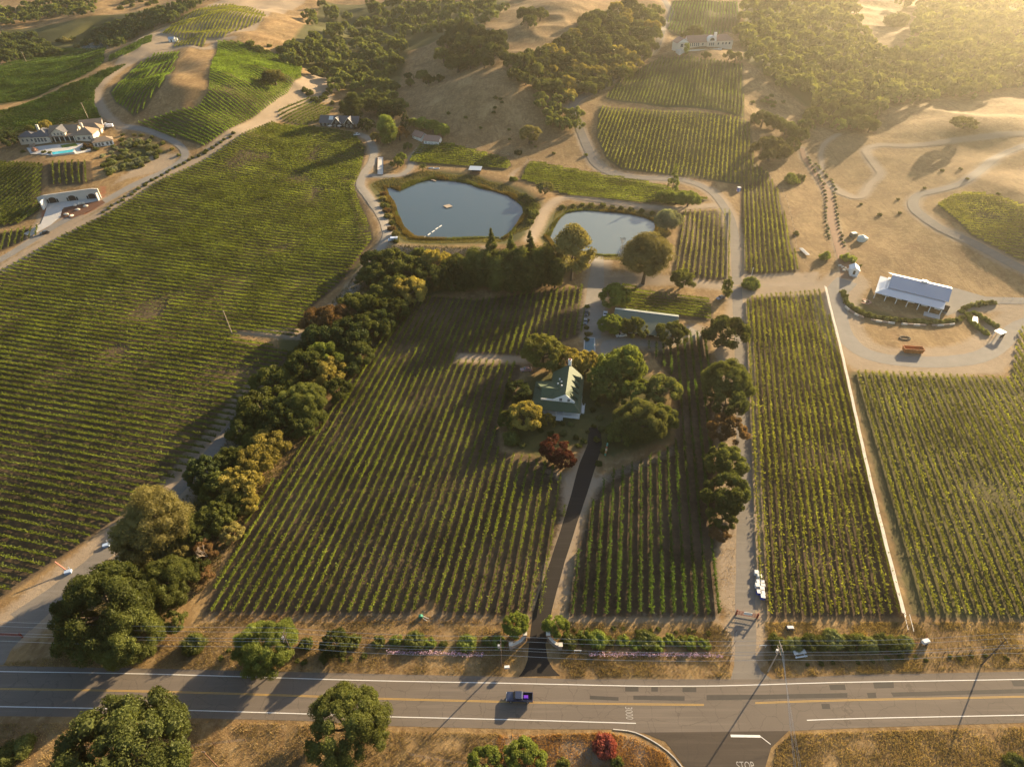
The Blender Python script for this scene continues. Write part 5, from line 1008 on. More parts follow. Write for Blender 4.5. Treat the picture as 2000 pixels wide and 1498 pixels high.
sheet('cellar_yard', H([(92,399),(194,388),(197,394),(150,402),(122,410),(118,425),(100,440),(60,462),(45,458),(80,438),(88,418),(90,412)]), .1, CONC, g=4)
sheet('planted_island', H([(124,407),(160,400),(200,392),(206,397),(180,412),(140,428),(124,424)]), .16, paint('brown_mulch', (.13, .06, .035), .95), g=3)
ISL = sorted([(147,402),(156,399),(168,404),(130,420),(140,423),(152,411),(163,398)])
for n, (x, y) in enumerate(ISL):
    X, Y, _ = H1(x, y); b = bmesh.new(); bmesh.ops.create_icosphere(b, subdivisions=2, radius=1.0); rq = random.Random(n)
    for v in b.verts: v.co = Vector((v.co.x * (1.2 + rq.random() * .25), v.co.y * (.8 + rq.random() * .25), v.co.z * (.55 + rq.random() * .2)))
    me = bpy.data.meshes.new('boulder'); b.to_mesh(me); b.free(); me.materials.append(CREAM); o = link('boulder', me, None, (X, Y, T1(X, Y) + .35), n * 1.1); tag(o, 'pale boulder on the brown island below the cellar wall, %s from the left' % ordn(n + 1), 'boulder', 'pale boulders')
# dark gabled house
dh, L = site('gabled_house', (626, 246), (700, 253), 'dark wooden house with two steep front gables beside the field', 'house')
walls(dh, 0, 0, L, 8, -1, 3, DWOOD); gable(dh, 0, 0, L, 8, 3, 6.4, 'x', SROOF, .6, wall=DWOOD)
for x in (9.5, 18.2):
    walls(dh, x, -1.8, x + 6, .1, -1, 3, DWOOD); gable(dh, x, -1.8, x + 6, 3.4, 3, 6.6, 'y', SROOF, .4, wall=DWOOD)
    MB().bar((x - .4, -2.3, 2.7), (x + 3, -2.3, 6.75), .14, 4).bar((x + 6.4, -2.3, 2.7), (x + 3, -2.3, 6.75), .14, 4).build('bargeboard', TRIM, dh); window(dh, x + 3, -1.8, 3.0, 1.1, 1.4); window(dh, x + 1.6, -1.8, .6, 1.2, 1.4); window(dh, x + 4.4, -1.8, .6, 1.2, 1.4)
for x in (2, 5, 7.6, 16.8, 25.5): window(dh, x, 0, .7, 1.2, 1.3)
MB().slab([(6.2,1.2,4.3),(9.2,1.2,4.3),(9.2,3.4,6.1),(6.2,3.4,6.1)], .1).build('skylight', TRIM, dh)
for n, x in enumerate((645.5, 664)):
    u = site_c('sunshade', x, 252.5, 0, 'white sunshade in front of the dark gabled house, %s' % ('left one', 'right one')[n], 'parasol', 'white sunshades'); MB().bar((0,0,0),(0,0,2.4),.05).build('pole', ALU, u); m = MB(); m.add([(math.cos(k)*1.6, math.sin(k)*1.6, 2.1) for k in [i*math.pi/4 for i in range(8)]] + [(0,0,2.8)], [(i,(i+1)%8,8) for i in range(8)]); m.build('canopy', CLOTH, u)
# white sheds with brown roofs
for n, (a, b, w, d, lab) in enumerate((((806,270),(829,280),9,6,'white shed with a brown roof, half hidden behind the conifer'),((828,282),(857,284),10.5,6.5,'white shed with a brown roof at the corner of the pond vineyard'))):
    s, L = site('white_shed', a, b, lab, 'shed'); walls(s, 0, 0, w, d, -1, 2.8, WHITE); gable(s, 0, 0, w, d, 2.8, 5.2, 'x', PROOF, .5, wall=WHITE); MB().box(w*.4, -.07, 0, w*.4+2.2, 0, 2.2).build('door', TRIM, s); window(s, w*.15, 0, .9, .8, .9)
pv_, L = site('pond_pavilion', (918, 341), (936, 341), 'small open wooden pavilion with a pale roof above the large pond', 'pavilion')
for x in (.2, 6.0):
    for y in (.2, 4.0): MB().box(x - .12, y - .12, -.5, x + .12, y + .12, 3).build('post', WOOD, pv_)
MB().box(-.2, -.3, -.6, 6.4, 4.4, .1).build('deck', WOOD, pv_); MB().box(.3, 3.6, .1, 5.9, 3.8, 2.6).build('back_wall', DWOOD, pv_); MB().slab([(-.7,-.8,2.9),(6.9,-.8,2.9),(6.9,4.9,3.4),(-.7,4.9,3.4)], .18).build('roof', MROOF2, pv_); MB().box(.4, .2, 1.0, 5.8, .3, 1.15).box(.4, .2, .1, 5.8, .26, .9).build('railing', WOOD, pv_)
# pale villa
vi, L = site('villa', (1323, 103), (1445, 99), 'pale villa with a rose tiled roof and round arched gable on the far hillside', 'villa')
for x0, y0, x1, y1 in ((0,2,10,12),(9.9,3,26,12),(26.2,1.5,34,11),(34.1,3,50,12)): walls(vi, x0, y0, x1, y1, -3, 4, CREAM)
gable(vi, 0, 2, 10, 12, 4, 7, 'y', PROOF, .6, wall=WHITE); gable(vi, 9.9, 3, 34, 12, 4, 8, 'x', PROOF, .6, wall=WHITE); hip(vi, 34.1, 3, 50, 12, 4, 8, PROOF)
arc = [(26.2, 3.9), (34, 3.9)] + [(30.1 + 3.9 * math.cos(a), 4.4 + 3.6 * math.sin(a)) for a in [math.pi * k / 10 for k in range(11)]]
MB().prism_y(arc, 1.4, 5.5).build('arched_gable', TRIM, vi); arc2 = [(28.0, 4.4), (32.2, 4.4)] + [(30.1 + 2.1 * math.cos(a), 4.4 + 2.1 * math.sin(a)) for a in [math.pi * k / 10 for k in range(11)]]; MB().prism_y(arc2, 1.3, 1.39).build('arched_window', GLASS, vi)
MB().box(33.6, 5, 4, 35.4, 7, 9.8).build('chimney', TRIM, vi)
for x in (28.4, 30.1, 31.8): window(vi, x, 1.5, .8, 1.1, 2.2)
for x in (12, 13.8, 15.6, 17.4, 19.2): window(vi, x, 3, .6, .9, 2.4)
for x in (23, 37, 41, 44, 47): window(vi, x, 3, 1, 1.4, 1.6)
window(vi, 4, 2, .6, 2.2, 2.2)
MB().box(-1, -6, -5, 36, 1.4, -.9).build('terrace_slab', CONC, vi); MB().box(-1, -6.3, -5, 36, -6.003, -.2).build('terrace_wall', TRIM, vi)
hu = site_c('white_hut', 337, 82, 0, 'little white hut with a tank on the knoll top', 'hut'); walls(hu, -2.2, -1.8, 2.2, 1.8, -1, 2.4, WHITE); gable(hu, -2.2, -1.8, 2.2, 1.8, 2.4, 3.6, 'x', MROOF2, .3, wall=WHITE); MB().bar((3.6,.5,-1),(3.6,.5,2.6),1.1,12).build('tank', TRIM, hu); MB().box(-.5,-1.86,0,.5,-1.8,2).build('door', DWOOD, hu)

# ------------------------------------------------------------------ vehicles
def wheel(par, x, y, r=.36, w=.24):
    o = link('wheel', WHEELM, par, (x, y, r)); o.scale = (r / .36, w / .24, r / .36); link('rim', RIMM, o); return o
WHEELM = MB().bar((0,-.12,0),(0,.12,0),.36,16).mesh('wheel', RUB); RIMM = MB().bar((0,-.13,0),(0,.13,0),.2,10).mesh('rim', ALU)
HLM = paint('headlight_glass', (.75, .75, .7), .3); TLM = paint('tail_light_red', (.4, .02, .02), .4); PURP = paint('purple_crate', (.14, .03, .5), .5)
def car_paint(n, c):
    m, nt, o = new_mat(n); b = nd(nt, 'ShaderNodeBsdfPrincipled'); b.inputs['Base Color'].default_value = (*c, 1); b.inputs['Roughness'].default_value = .3; b.inputs['Coat Weight'].default_value = .6; f = noise(nt, 3, 3, .6, pos(nt)); r = mth(nt, 'ADD', mth(nt, 'MULTIPLY', f, .25), .2); nt.links.new(r, b.inputs['Roughness']); nt.links.new(b.outputs[0], o.inputs['Surface']); return m
def pickup(loc, rz, label):
    e = empty('pickup_truck', loc, rz); tag(e, label, 'pickup truck'); C_ = car_paint('navy_car_paint', (.025, .035, .075))
    pr = [(-2.9,.42),(2.85,.42),(2.85,1.05),(1.6,1.12),(.9,1.12),(-2.9,1.12)]
    b = MB().prism_y([(-2.92,.5),(-2.92,.9),(-2.8,1.06),(-1.45,1.16),(.72,1.16),(.72,.5)], -.98, .98); b.build('body', C_, e, .05)
    MB().prism_y([(-1.5,1.15),(-.95,1.78),(.45,1.84),(.68,1.75),(.74,1.15)], -.84, .84).build('cabin', C_, e, .06)
    MB().add([(-1.46,-.78,1.22),(-1.46,.78,1.22),(-1.0,.70,1.76),(-1.0,-.70,1.76),(-1.50,-.78,1.24),(-1.50,.78,1.24),(-1.04,.70,1.79),(-1.04,-.70,1.79)],[(0,1,2,3),(4,7,6,5),(0,4,5,1),(1,5,6,2),(2,6,7,3),(3,7,4,0)]).build('windscreen', GLASS, e)
    for s in (-1, 1): MB().box(-.9, s * .845 - .01, 1.28, .5, s * .845 + .01, 1.68).build('side_window', GLASS, e); MB().box(-1.25, s * 1.0 - .08, 1.2, -1.1, s * 1.0 + .12 * s + .02, 1.36).build('mirror', C_, e); MB().box(-2.96, s * .72 - .18, .78, -2.8, s * .72 + .18, .98).build('headlight', HLM, e); MB().box(2.87, s * .88 - .08, .75, 2.93, s * .88 + .08, 1.05).build('tail_light', TLM, e)
    MB().box(.72, -.98, .5, 2.9, .98, .72).box(.72, -.98, .721, 2.9, -.86, 1.18).box(.72, .86, .721, 2.9, .98, 1.18).box(2.78, -.859, .721, 2.9, .859, 1.15).build('truck_bed', C_, e)
    MB().box(.78, -.86, .722, 2.77, .86, .74).build('bed_liner', RUB, e); MB().box(-3.02, -.95, .42, -2.9, .95, .62).build('bumper', ALU, e)
    for x in (-1.95, 1.75):
        for y in (-.86, .86): wheel(e, x, y, .4)
    return e
x, y, _ = H1(1015, 1364); pk = pickup((x, y, .02), R(-2.0), 'dark blue pickup truck driving left on the highway')
pbx, pby = x + 1.35, y - .15; cr = MB().box(-.5, -.35, 0, .5, .35, .5).box(-.42, -.27, .5, .42, .27, .56).build('crate', PURP, None, loc=(pbx, pby, .765), rz=0); tag(cr, 'small purple crate lying in the bed of the blue pickup', 'crate')
def car(px, py, rz, col, label, kind='car'):
    x, y, _ = H1(px, py); e = empty('parked_' + kind, (x, y, T1(x, y)), rz); tag(e, label, kind); C_ = car_paint('car_paint_%d' % len(MATS), col)
    if kind == 'van': body = [(-2.4,.35),(-2.4,.95),(-1.8,1.2),(-1.3,1.95),(2.3,2.0),(2.4,.35)]
    else: body = [(-2.2,.35),(-2.2,.8),(-1.1,.95),(-.5,1.0),(1.9,1.0),(2.2,.85),(2.2,.35)]
    MB().prism_y(body, -.88, .88).build('body', C_, e, .06)
    if kind != 'van':
        MB().prism_y([(-.95,.96),(-.4,1.5),(1.0,1.52),(1.75,.98)], -.76, .76).build('cabin', C_, e, .05)
        MB().add([(-.95,-.7,1.02),(-.95,.7,1.02),(-.45,.62,1.47),(-.45,-.62,1.47),(-.99,-.7,1.04),(-.99,.7,1.04),(-.49,.62,1.5),(-.49,-.62,1.5)],[(0,1,2,3),(4,7,6,5),(0,4,5,1),(1,5,6,2),(2,6,7,3),(3,7,4,0)]).build('windscreen', GLASS, e)
        MB().add([(1.72,-.7,1.04),(1.72,.7,1.04),(1.05,.62,1.5),(1.05,-.62,1.5),(1.78,-.7,1.05),(1.78,.7,1.05),(1.1,.62,1.53),(1.1,-.62,1.53)],[(0,1,2,3),(4,7,6,5),(0,4,5,1),(1,5,6,2),(2,6,7,3),(3,7,4,0)]).build('rear_window', GLASS, e)
        for s in (-1, 1): MB().box(-.3, s * .765 - .01, 1.05, 1.1, s * .765 + .01, 1.4).build('side_window', GLASS, e)
    else: MB().add([(-1.78,-.78,1.25),(-1.78,.78,1.25),(-1.36,.74,1.85),(-1.36,-.74,1.85),(-1.82,-.78,1.27),(-1.82,.78,1.27),(-1.40,.74,1.88),(-1.40,-.74,1.88)],[(0,1,2,3),(4,7,6,5),(0,4,5,1),(1,5,6,2),(2,6,7,3),(3,7,4,0)]).build('windscreen', GLASS, e)
    for s in (-1, 1): MB().box(-2.24 if kind != 'van' else -2.44, s * .6 - .15, .6, -2.1, s * .6 + .15, .78).build('headlight', HLM, e)
    for a in (-1.35, 1.35):
        for b in (-.78, .78): wheel(e, a, b, .33)
car(1182, 616, R(80), (.6, .6, .6), 'pale car parked at the left corner of the long green roofed shed'); car(1145, 613, R(82), (.03, .035, .045), 'dark car parked on the left side of the yard lane, farther one'); car(1143, 630, R(80), (.09, .11, .13), 'grey car parked on the left side of the yard lane, nearer one')
car(1407, 584, R(30), (.12, .13, .16), 'dark grey car parked left of the farm road below an olive tree'); car(88, 457, R(40), (.03, .03, .03), 'black car driving on the road below the cellar'); car(206, 246, R(20), (.8, .8, .8), 'white car parked right of the mansion garage'); car(214, 249, R(10), (.75, .75, .78), 'white van parked beside the mansion garage', 'van')
car(768, 471, R(5), (.55, .6, .7), 'pale blue van at the near corner of the large pond', 'van'); car(697, 265, R(30), (.7, .7, .7), 'small white car at the end of the gabled house'); car(1213, 657, R(10), (.75, .75, .72), 'white car half hidden under the middle shed tree')
car(1028, 724, R(10), (.45, .25, .22), 'reddish car parked behind the farmhouse at the path')
# trailer on the slope
tl, L = site('flat_trailer', (1560, 488), (1585, 512), 'grey flat farm trailer parked on the dry slope', 'trailer'); 
MB().box(0, 0, .6, 7, 1.9, .8).build('deck', ALU, tl)
for k in range(7): MB().box(.1 + k, .1, .8, .25 + k, 1.8, 1.0).build('rib', TRIM, tl)
MB().bar((7,.95,.7),(9,.95,.6),.08).build('drawbar', DARK, tl)
for xx in (2.2, 3.4):
    for yy in (-.15, 2.05): wheel(tl, xx, yy, .36)
# dumpster
du, L = site('skip_container', (1766, 690), (1798, 692), 'rusty orange skip standing beside the gravel loop', 'skip')
L = 6.6; MB().add([(0,0,.2),(L,0,.2),(L,2.4,.2),(0,2.4,.2),(-.4,-.15,2.1),(L+.4,-.15,2.1),(L+.4,2.55,2.1),(-.4,2.55,2.1),(.1,.1,.35),(L-.1,.1,.35),(L-.1,2.3,.35),(.1,2.3,.35),(-.25,0,2.1),(L+.25,0,2.1),(L+.25,2.4,2.1),(-.25,2.4,2.1)],
    [(0,3,2,1),(0,1,5,4),(1,2,6,5),(2,3,7,6),(3,0,4,7),(8,9,10,11),(8,12,13,9),(9,13,14,10),(10,14,15,11),(11,15,12,8),(4,5,13,12),(5,6,14,13),(6,7,15,14),(7,4,12,15)]).build('hopper', RUST, du)
for k in range(6): MB().box(.5 + k * 1.1, -.28, .3, .62 + k * 1.1, -.1, 2.0).build('rib', RUST, du)
MB().box(2.4, .5, .36, 3.4, 1.7, .9).box(3.5, .8, .36, 4.6, 1.8, .75).build('rubble', TRIM, du)
# tanks, portable toilet
tk = site_c('water_tank', 1682, 470, 0, 'pale green domed water tank on the dry slope', 'tank'); m = MB(); m.bar((0,0,-.2),(0,0,2.0),2.1,20); m.bar((0,0,2.0),(0,0,2.7),2.1,20,.6); m.build('shell', TANKM, tk); MB().bar((0,0,2.7),(0,0,3.0),.4,10).build('lid', TRIM, tk); MB().bar((2.6,.6,-.2),(2.6,.6,1.2),.9,14).build('side_drum', TANKM, tk)
tk = site_c('dark_tank', 1666, 462, R(10), 'dark square tank left of the pale domed one', 'tank'); MB().box(-1.6,-1.3,-.3,1.6,1.3,1.9).build('shell', paint('dark_tank_paint', (.1,.11,.1), .7), tk, .2); MB().box(-1.3,-1.0,1.9,1.3,1.0,2.0).build('lid', TANKM, tk)
tk = site_c('portable_toilet', 1442, 374, R(15), 'blue and white portable toilet at the bend of the farm road', 'toilet'); MB().box(-.8,-.8,0,.8,.8,2.2).build('cabin', BLUE, tk, .05); MB().slab([(-.9,-.9,2.45),(.9,-.9,2.45),(.9,.9,2.45),(-.9,.9,2.45)], .25).build('roof', TRIM, tk); MB().box(-.5,-.84,.1,.5,-.8,1.9).build('door', LBLUE, tk)
# harvest bins beside the farm road
BINS = [(1476.5,1119,0),(1482,1126,0),(1480,1137,0),(1487,1138,1),(1478,1144,0),(1488.5,1144,1),(1487,1150,0),(1481,1157,2),(1488,1159,0),(1488.5,1166,2)]
for n, (x, y, k) in enumerate(BINS):
    b = site_c('harvest_bin', x, y + 2, R(-12 + 5 * (n % 3)), '%s harvest bin with pale top beside the farm road, %s from the far end' % (('white', 'pale blue', 'deep blue')[k], ordn(n + 1)), 'bin', 'harvest bins beside the farm road')
    M_ = (TRIM, LBLUE, BLUE)[k]; s = .5; MB().box(-s,-s,.12,s,s,.95).build('tub', M_, b, .03); MB().box(-s-.04,-s-.04,.95,s+.04,s+.04,1.06).build('lid', TRIM, b)
    for q in (-.45, 0, .45): MB().box(q-.08,-s,0,q+.08,s,.115).build('skid', M_, b)
# ------------------------------------------------------------------ poles and wires
POLES = {}
def pole(px, py, h, label, arms=((0, 2.4),), arm_az=90.0, trans=False, mat=None, lean=(0, 0), r=.16):
    x, y, _ = H1(px, py); z = T1(x, y); e = empty('utility_pole', (x, y, z)); tag(e, label, 'pole', 'utility poles')
    mat = mat or POLEW; top = Vector((lean[0], lean[1], h)); MB().bar((0, 0, -.4), top, r, 10, r * .7).build('shaft', mat, e)
    a = R(arm_az); u = Vector((math.sin(a), math.cos(a), 0)); heads = []
    for dz, w in arms:
        c = top * ((h - .4 - dz) / h); m = MB(); m.bar(c - u * w / 2 + Vector((0, 0, 0)), c + u * w / 2, .075, 4); m.build('crossarm', mat, e)
        for t in (-.5, -.22, .22, .5):
            q = c + u * w * t; MB().bar(q, q + Vector((0, 0, .28)), .05, 6).build('insulator', ALU, e); heads.append(Vector((x, y, z)) + q + Vector((0, 0, .3)))
    if trans: c = top * ((h - 2.2) / h); MB().bar(c + Vector((-.45, 0, -.5)), c + Vector((-.45, 0, .45)), .28, 12).build('transformer', ALU, e)
    POLES[label] = heads; return heads
WIREM = paint('aluminium_wire', (.62, .58, .52), .45, .2, var=.02)
hp = []
for px, py, h, lab, tr in ((-170, 1262, 11, 'roadside utility pole beyond the left edge', False), (574, 1284, 11, 'dark utility pole rising out of the light green tree on the verge', True), (979, 1300, 11, 'dark utility pole left of the stone gateway', True), (1500, 1311, 11.5, 'pale utility pole with transformer right of the farm road mouth', True), (1917, 1298, 11.5, 'dark utility pole beside the highway near the right edge', False), (2360, 1290, 11.5, 'roadside utility pole beyond the right edge', False)):
    hp.append(pole(px, py, h, lab, ((0, 2.6), (1.6, 2.2)), 0.0 if tr else 0.0, tr, POLEL if 'pale' in lab else None))
def wire(pts, label, group, sag=.9, r=.028):
    m = MB()
    for a, b in zip(pts[:-1], pts[1:]):
        prev = a; n = 10
        for k in range(1, n + 1):
            t = k / n; q = a.lerp(b, t) - Vector((0, 0, sag * 4 * t * (1 - t))); m.bar(prev, q, r, 3); prev = q
    c = m.v and Vector(m.v[0]); m.v = [tuple(Vector(v) - c) for v in m.v]; o = m.build('power_line', WIREM, None, loc=c); return tag(o, label, 'power line', group)
for n, k in enumerate((3, 0, 7, 4)): wire([h[k] for h in hp], 'thin power line along the highway, %s of four from the top of the picture' % ordn(n + 1), 'power lines along the highway', 1.2, .024)
low = [h[4] - Vector((0, 0, 2.2)) for h in hp]; wire(low, 'lowest telephone cable along the highway poles', 'power lines along the highway', 1.5, .03)
x, y, _ = on_plane([(1556, 1760)], 0)[0].tolist() + [0]; far_pole = [Vector((x + d, y, 10.8)) for d in (-1.3, -.6, .6, 1.3)]
for n in range(4): wire([hp[3][n], far_pole[n]], 'power line crossing the side road, %s from the left' % ordn(n + 1), 'power lines crossing the side road', .7, .022)
pole(436, 1508, 9, 'leaning reddish pole at the bottom edge between the two big oaks', ((0, .6),), 90, False, WOOD, (-1.6, .6), .14)
pole(454, 653, 11, 'pale pole standing alone in the big left field', ((0, .5),), 90, False, POLEL, (-.6, .2), .2); pole(550, 700, 9, 'thin grey pole at the creek edge of the big left field', ((0, 1.6),), 90, False, None, (0, 0), .09); pole(1184, 238+52, 1, 'short stake beside the road bend') if False else None
pole(173, 233, 10, 'pale pole behind the mansion', ((0, 1.6),), 90, False, POLEL, (-.5, 0), .2); pole(53, 124, 9, 'white pole on the dark slope at the far left', ((0, 1.4),), 90, False, POLEL, (-.5, 0), .18); pole(1467, 540, 4.5, 'white post right of the farm road crossing', ((0, .4),), 90, False, TRIM, (0, 0), .12); pole(733, 268, 9, 'dark pole beside the track under the poplar', ((0, 1.6),))
x0 = H([(574,1284)])[0]
for n, (px, py) in enumerate([(134, 1118), (208, 1066)]):
    e = site_c('irrigation_valve', px, py, R(20), ('red and white leaning standpipe with a blue box beside the creek road', 'blue and white pump box beside the creek road')[n], 'pump')
    MB().box(-.8, -.5, 0, .8, .5, .7).build('box', LBLUE, e); MB().bar((.2, .9, 0), (.3, .8, 1.3), .12, 8).build('pipe', ALU, e)
    if n == 0: MB().bar((-.1, .2, .1), (-2.4, 2.2, 3.0), .16, 8).build('standpipe', paint('faded_red', (.5, .2, .14), .7), e)
# totem pole
tp = site_c('carved_pole', 1182, 889, 0, 'painted carved pole standing beside the driveway under the grove', 'carved pole')
for n, (c, z) in enumerate((((.12,.3,.18),0),((.45,.2,.08),1.1),((.6,.5,.35),2.2),((.35,.1,.06),3.3),((.1,.25,.2),4.2))): MB().bar((z * .04, 0, z), (z * .04 + .04, 0, z + 1.08), .3, 10, .26).build('carved_section', paint('totem_%d' % n, c, .7), tp)
# white windbreak
Wp = smooth_line(H([(1612,565),(1640,680),(1690,905),(1722,1040),(1764,1205)]), 2.0); cl = np.concatenate([[0], np.cumsum(np.hypot(*np.diff(Wp, axis=0).T))]); Lw = cl[-1]; NP_ = 28
wpt = np.stack([np.interp(np.linspace(0, Lw, NP_ + 1), cl, Wp[:, i]) for i in (0, 1)], 1); wo = wpt[0]; wz = T1(*wo)
wb = empty('windbreak_fence', (wo[0], wo[1], wz)); tag(wb, 'long white cloth windbreak fence between the two right vine blocks', 'fence')
for i in range(NP_ + 1): q = wpt[i]; z = T1(*q) - wz; MB().bar((0,0,-.3),(-.1,-.0,1.5),.05,6).build('post', WOOD, wb, loc=(q[0]-wo[0], q[1]-wo[1], z))
for i in range(NP_):
    a, b = wpt[i], wpt[i + 1]; L = float(np.hypot(*(b - a))); an = math.atan2(b[1] - a[1], b[0] - a[0]); z = T1(*a) - wz; z2 = T1(*b) - wz; m = MB(); n = 6; V = []; lean = 1.15
    for k in range(n + 1):
        t = k / n; zz = (z2 - z) * t; bow = .04 * math.sin(math.pi * t) * (1 if i % 2 else -.6); V += [(L * t, .5 + bow * .4, zz + .1), (L * t, .3 + bow, zz + 1.1), (L * t, -.95 + bow * 1.2, zz + 1.75 + .05 * math.sin(k * 2.1 + i))]
    m.add(V, [(3*k, 3*k+3, 3*k+4, 3*k+1) for k in range(n)] + [(3*k+1, 3*k+4, 3*k+5, 3*k+2) for k in range(n)]); m.build('cloth_panel', CLOTH, wb, loc=(a[0]-wo[0], a[1]-wo[1], z), rz=an)
fr, L = site('bare_frame', (1764, 1207), (1772, 1240), 'bare wooden end frame of the white windbreak', 'frame')
for k in range(4): MB().bar((k*L/3,-.5,-.2),(k*L/3,-.5,2.2),.07,6).build('post', WOOD, fr); MB().bar((k*L/3,-.5,1.6),(k*L/3,.7,1.6),.06,4).build('rung', WOOD, fr)
for yy in (-.5, .7): MB().bar((0,yy,2.0),(L,yy,2.0),.06,4).build('rail', TRIM, fr)
# fences
def fence(name, marks, step, h, label, mat, wires=3, closed=False):
    P = smooth_line(H(marks), 1.5); c = np.concatenate([[0], np.cumsum(np.hypot(*np.diff(P, axis=0).T))]); n = max(2, int(c[-1] / step)); q = np.stack([np.interp(np.linspace(0, c[-1], n + 1), c, P[:, i]) for i in (0, 1)], 1); z = T(q)
    e = empty(name, (q[0, 0], q[0, 1], z[0])); tag(e, label, 'fence'); pm = MB().bar((0,0,-.3),(0,0,h),.07,5).mesh('post', mat); o0 = Vector((q[0, 0], q[0, 1], z[0]))
    for a, zz in zip(q, z): link('post', pm, e, (a[0] - o0.x, a[1] - o0.y, zz - o0.z))
    for w in range(wires):
        m = MB(); hh = h * (.35 + .6 * w / max(1, wires - 1))
        for i in range(n): m.bar(Vector((*q[i], z[i] + hh)) - o0, Vector((*q[i + 1], z[i + 1] + hh)) - o0, .012, 3)
        m.build('wire', WIREM, e)
fence('wire_fence', [(1790,1280),(1880,1276),(1990,1268),(2200,1256)], 3.2, 1.5, 'wire fence with wooden posts along the highway at the right', POLEW)
fence('wire_fence', [(150,1460),(330,1462),(480,1447)], 3.0, 1.3, 'wire fence between the two big oaks below the highway', WOOD)
fence('wire_fence', [(858,283),(930,291),(1000,306),(1035,314),(1140,336),(1200,345)], 7, 1.6, 'wire fence along the foot of the golden slope', POLEW, 2)
fence('wire_fence', [(1437,1235),(1434,1262),(1424,1300)], 2.6, 1.4, 'short fence at the left side of the farm road mouth', WOOD, 2)
fence('wire_fence', [(1500,345),(1530,380),(1548,440),(1560,500),(1600,545)], 7, 1.5, 'wire fence along the foot of the dry slope above the crossing', POLEW, 2)
fence('board_fence', [(800,1475),(890,1490),(1000,1497)], 3.0, 1.1, 'low board fence at the bottom edge left of the bright trees', WOOD, 2)
fence('rope_fence', [(1960,584),(2010,588),(2060,590)], 3, 1.0, 'short pale fence beside the barn yard at the right edge', TRIM, 2)
# gates
def gate(px1, py1, px2, py2, h, mat, label, banner=False):
    e, L = site('gate', (px1, py1), (px2, py2), label, 'gate')
    for x in (0, L): MB().box(x - .16, -.16, -.2, x + .16, .16, h + .35).build('gate_post', mat, e)
    for k in range(4): MB().box(.17, -.04, .25 + k * (h - .3) / 3, L - .17, .04, .37 + k * (h - .3) / 3).build('rail', mat, e)
    for k in range(1, 8): MB().box(L * k / 8 - .03, -.07, .2, L * k / 8 + .03, -.042, h + .1).build('bar', mat, e)
    if banner: MB().box(L * .32, -.16, h * .55, L * .72, -.09, h + .25).build('sign_board', TRIM, e)
gate(1437, 1200, 1478, 1207, 1.7, RED, 'red farm gate with a white board across the farm road', True)
gate(1031, 1253, 1066, 1253, 1.5, DARK, 'dark iron gate between the stone walls of the driveway')
gate(-30, 1240, 44, 1244, 1.4, RED, 'red pole gate across the creek road at the left edge')
for s, marks, lab in ((-1, [(1025,1247),(1018,1256),(1008,1262),(998,1266)], 'curved tan stone wall left of the driveway gate'), (1, [(1070,1247),(1077,1256),(1085,1262),(1094,1267)], 'curved tan stone wall right of the driveway gate')):
    P = smooth_line(H(marks), .8); o0 = P[0]; e = empty('stone_wall', (o0[0], o0[1], 0)); tag(e, lab, 'wall', 'stone gateway walls')
    for i in range(len(P) - 1):
        a, b = P[i] - o0, P[i + 1] - o0; L = float(np.hypot(*(b - a))); an = math.atan2(b[1] - a[1], b[0] - a[0]); MB().box(.01, -.28, -.1, L - .01, .28, 1.45 - .02 * i).build('stone', STONE, e, .04, loc=(a[0], a[1], 0), rz=an); MB().box(.0, -.34, 1.452 - .02 * i, L - .02, .34, 1.58 - .02 * i).build('coping_stone', CREAM, e, 0, loc=(a[0], a[1], 0), rz=an)
    for q, hh in ((P[0], 2.3), (P[-1], 1.9)): d = q - o0; MB().box(-.42, -.42, -.1, .42, .42, hh).build('pillar', STONE, e, .04, loc=(d[0], d[1], 0)); MB().box(-.5, -.5, hh + .003, .5, .5, hh + .16).build('pillar_cap', CREAM, e, 0, loc=(d[0], d[1], 0))
# small signs and boxes by the highway
e = site_c('mail_box', 990, 1308, R(5), 'white mail box on a post beside the driveway mouth', 'mail box'); MB().bar((-.5,0,0),(-.5,0,1.1),.06).bar((.5,0,0),(.5,0,1.1),.06).build('post', WOOD, e); MB().box(-.6,-.3,1.1,.6,.3,1.6).build('box', TRIM, e, .04); MB().box(-.58,-.34,1.14,-.02,-.3,1.56).build('door', ALU, e)
for n, (px, py, lab) in enumerate([(1128,1274,'low white signpost in the verge right of the stone gateway'),(1489,1264,'low white signpost right of the farm road mouth'),(226,1305,'small white signpost at the foot of the big roadside oaks')]):
    e = site_c('signpost', px, py, 0, lab, 'sign'); MB().bar((-.7,0,0),(-.7,0,1.0),.05).bar((.7,0,0),(.7,0,1.0),.05).build('post', TRIM, e); MB().box(-.85,-.04,.8,.85,.04,1.1).build('board', TRIM, e)
e = site_c('bench_table', 1560, 1276, R(8), 'white picnic table in front of the thick hedge', 'table'); MB().box(-1.5,-.5,.7,1.5,.5,.78).build('table_top', TRIM, e)
for y in (-1.0, 1.0): MB().box(-1.5, y-.15, .4, 1.5, y+.15, .47).build('seat', TRIM, e)
for x in (-1.1, 1.1): MB().box(x-.05,-1.1,0,x+.05,1.1,.399).box(x-.05,-.05,.4,x+.05,.05,.7).build('leg', TRIM, e)
e = site_c('parked_quad_bike', 1542, 1228, 0, 'small grey machine on the verge above the thick hedge', 'machine'); MB().box(-.8,-.4,.3,.8,.4,.9).build('body', ALU, e, .08); [wheel(e, a, b, .3) for a in (-.6,.6) for b in (-.45,.45)]
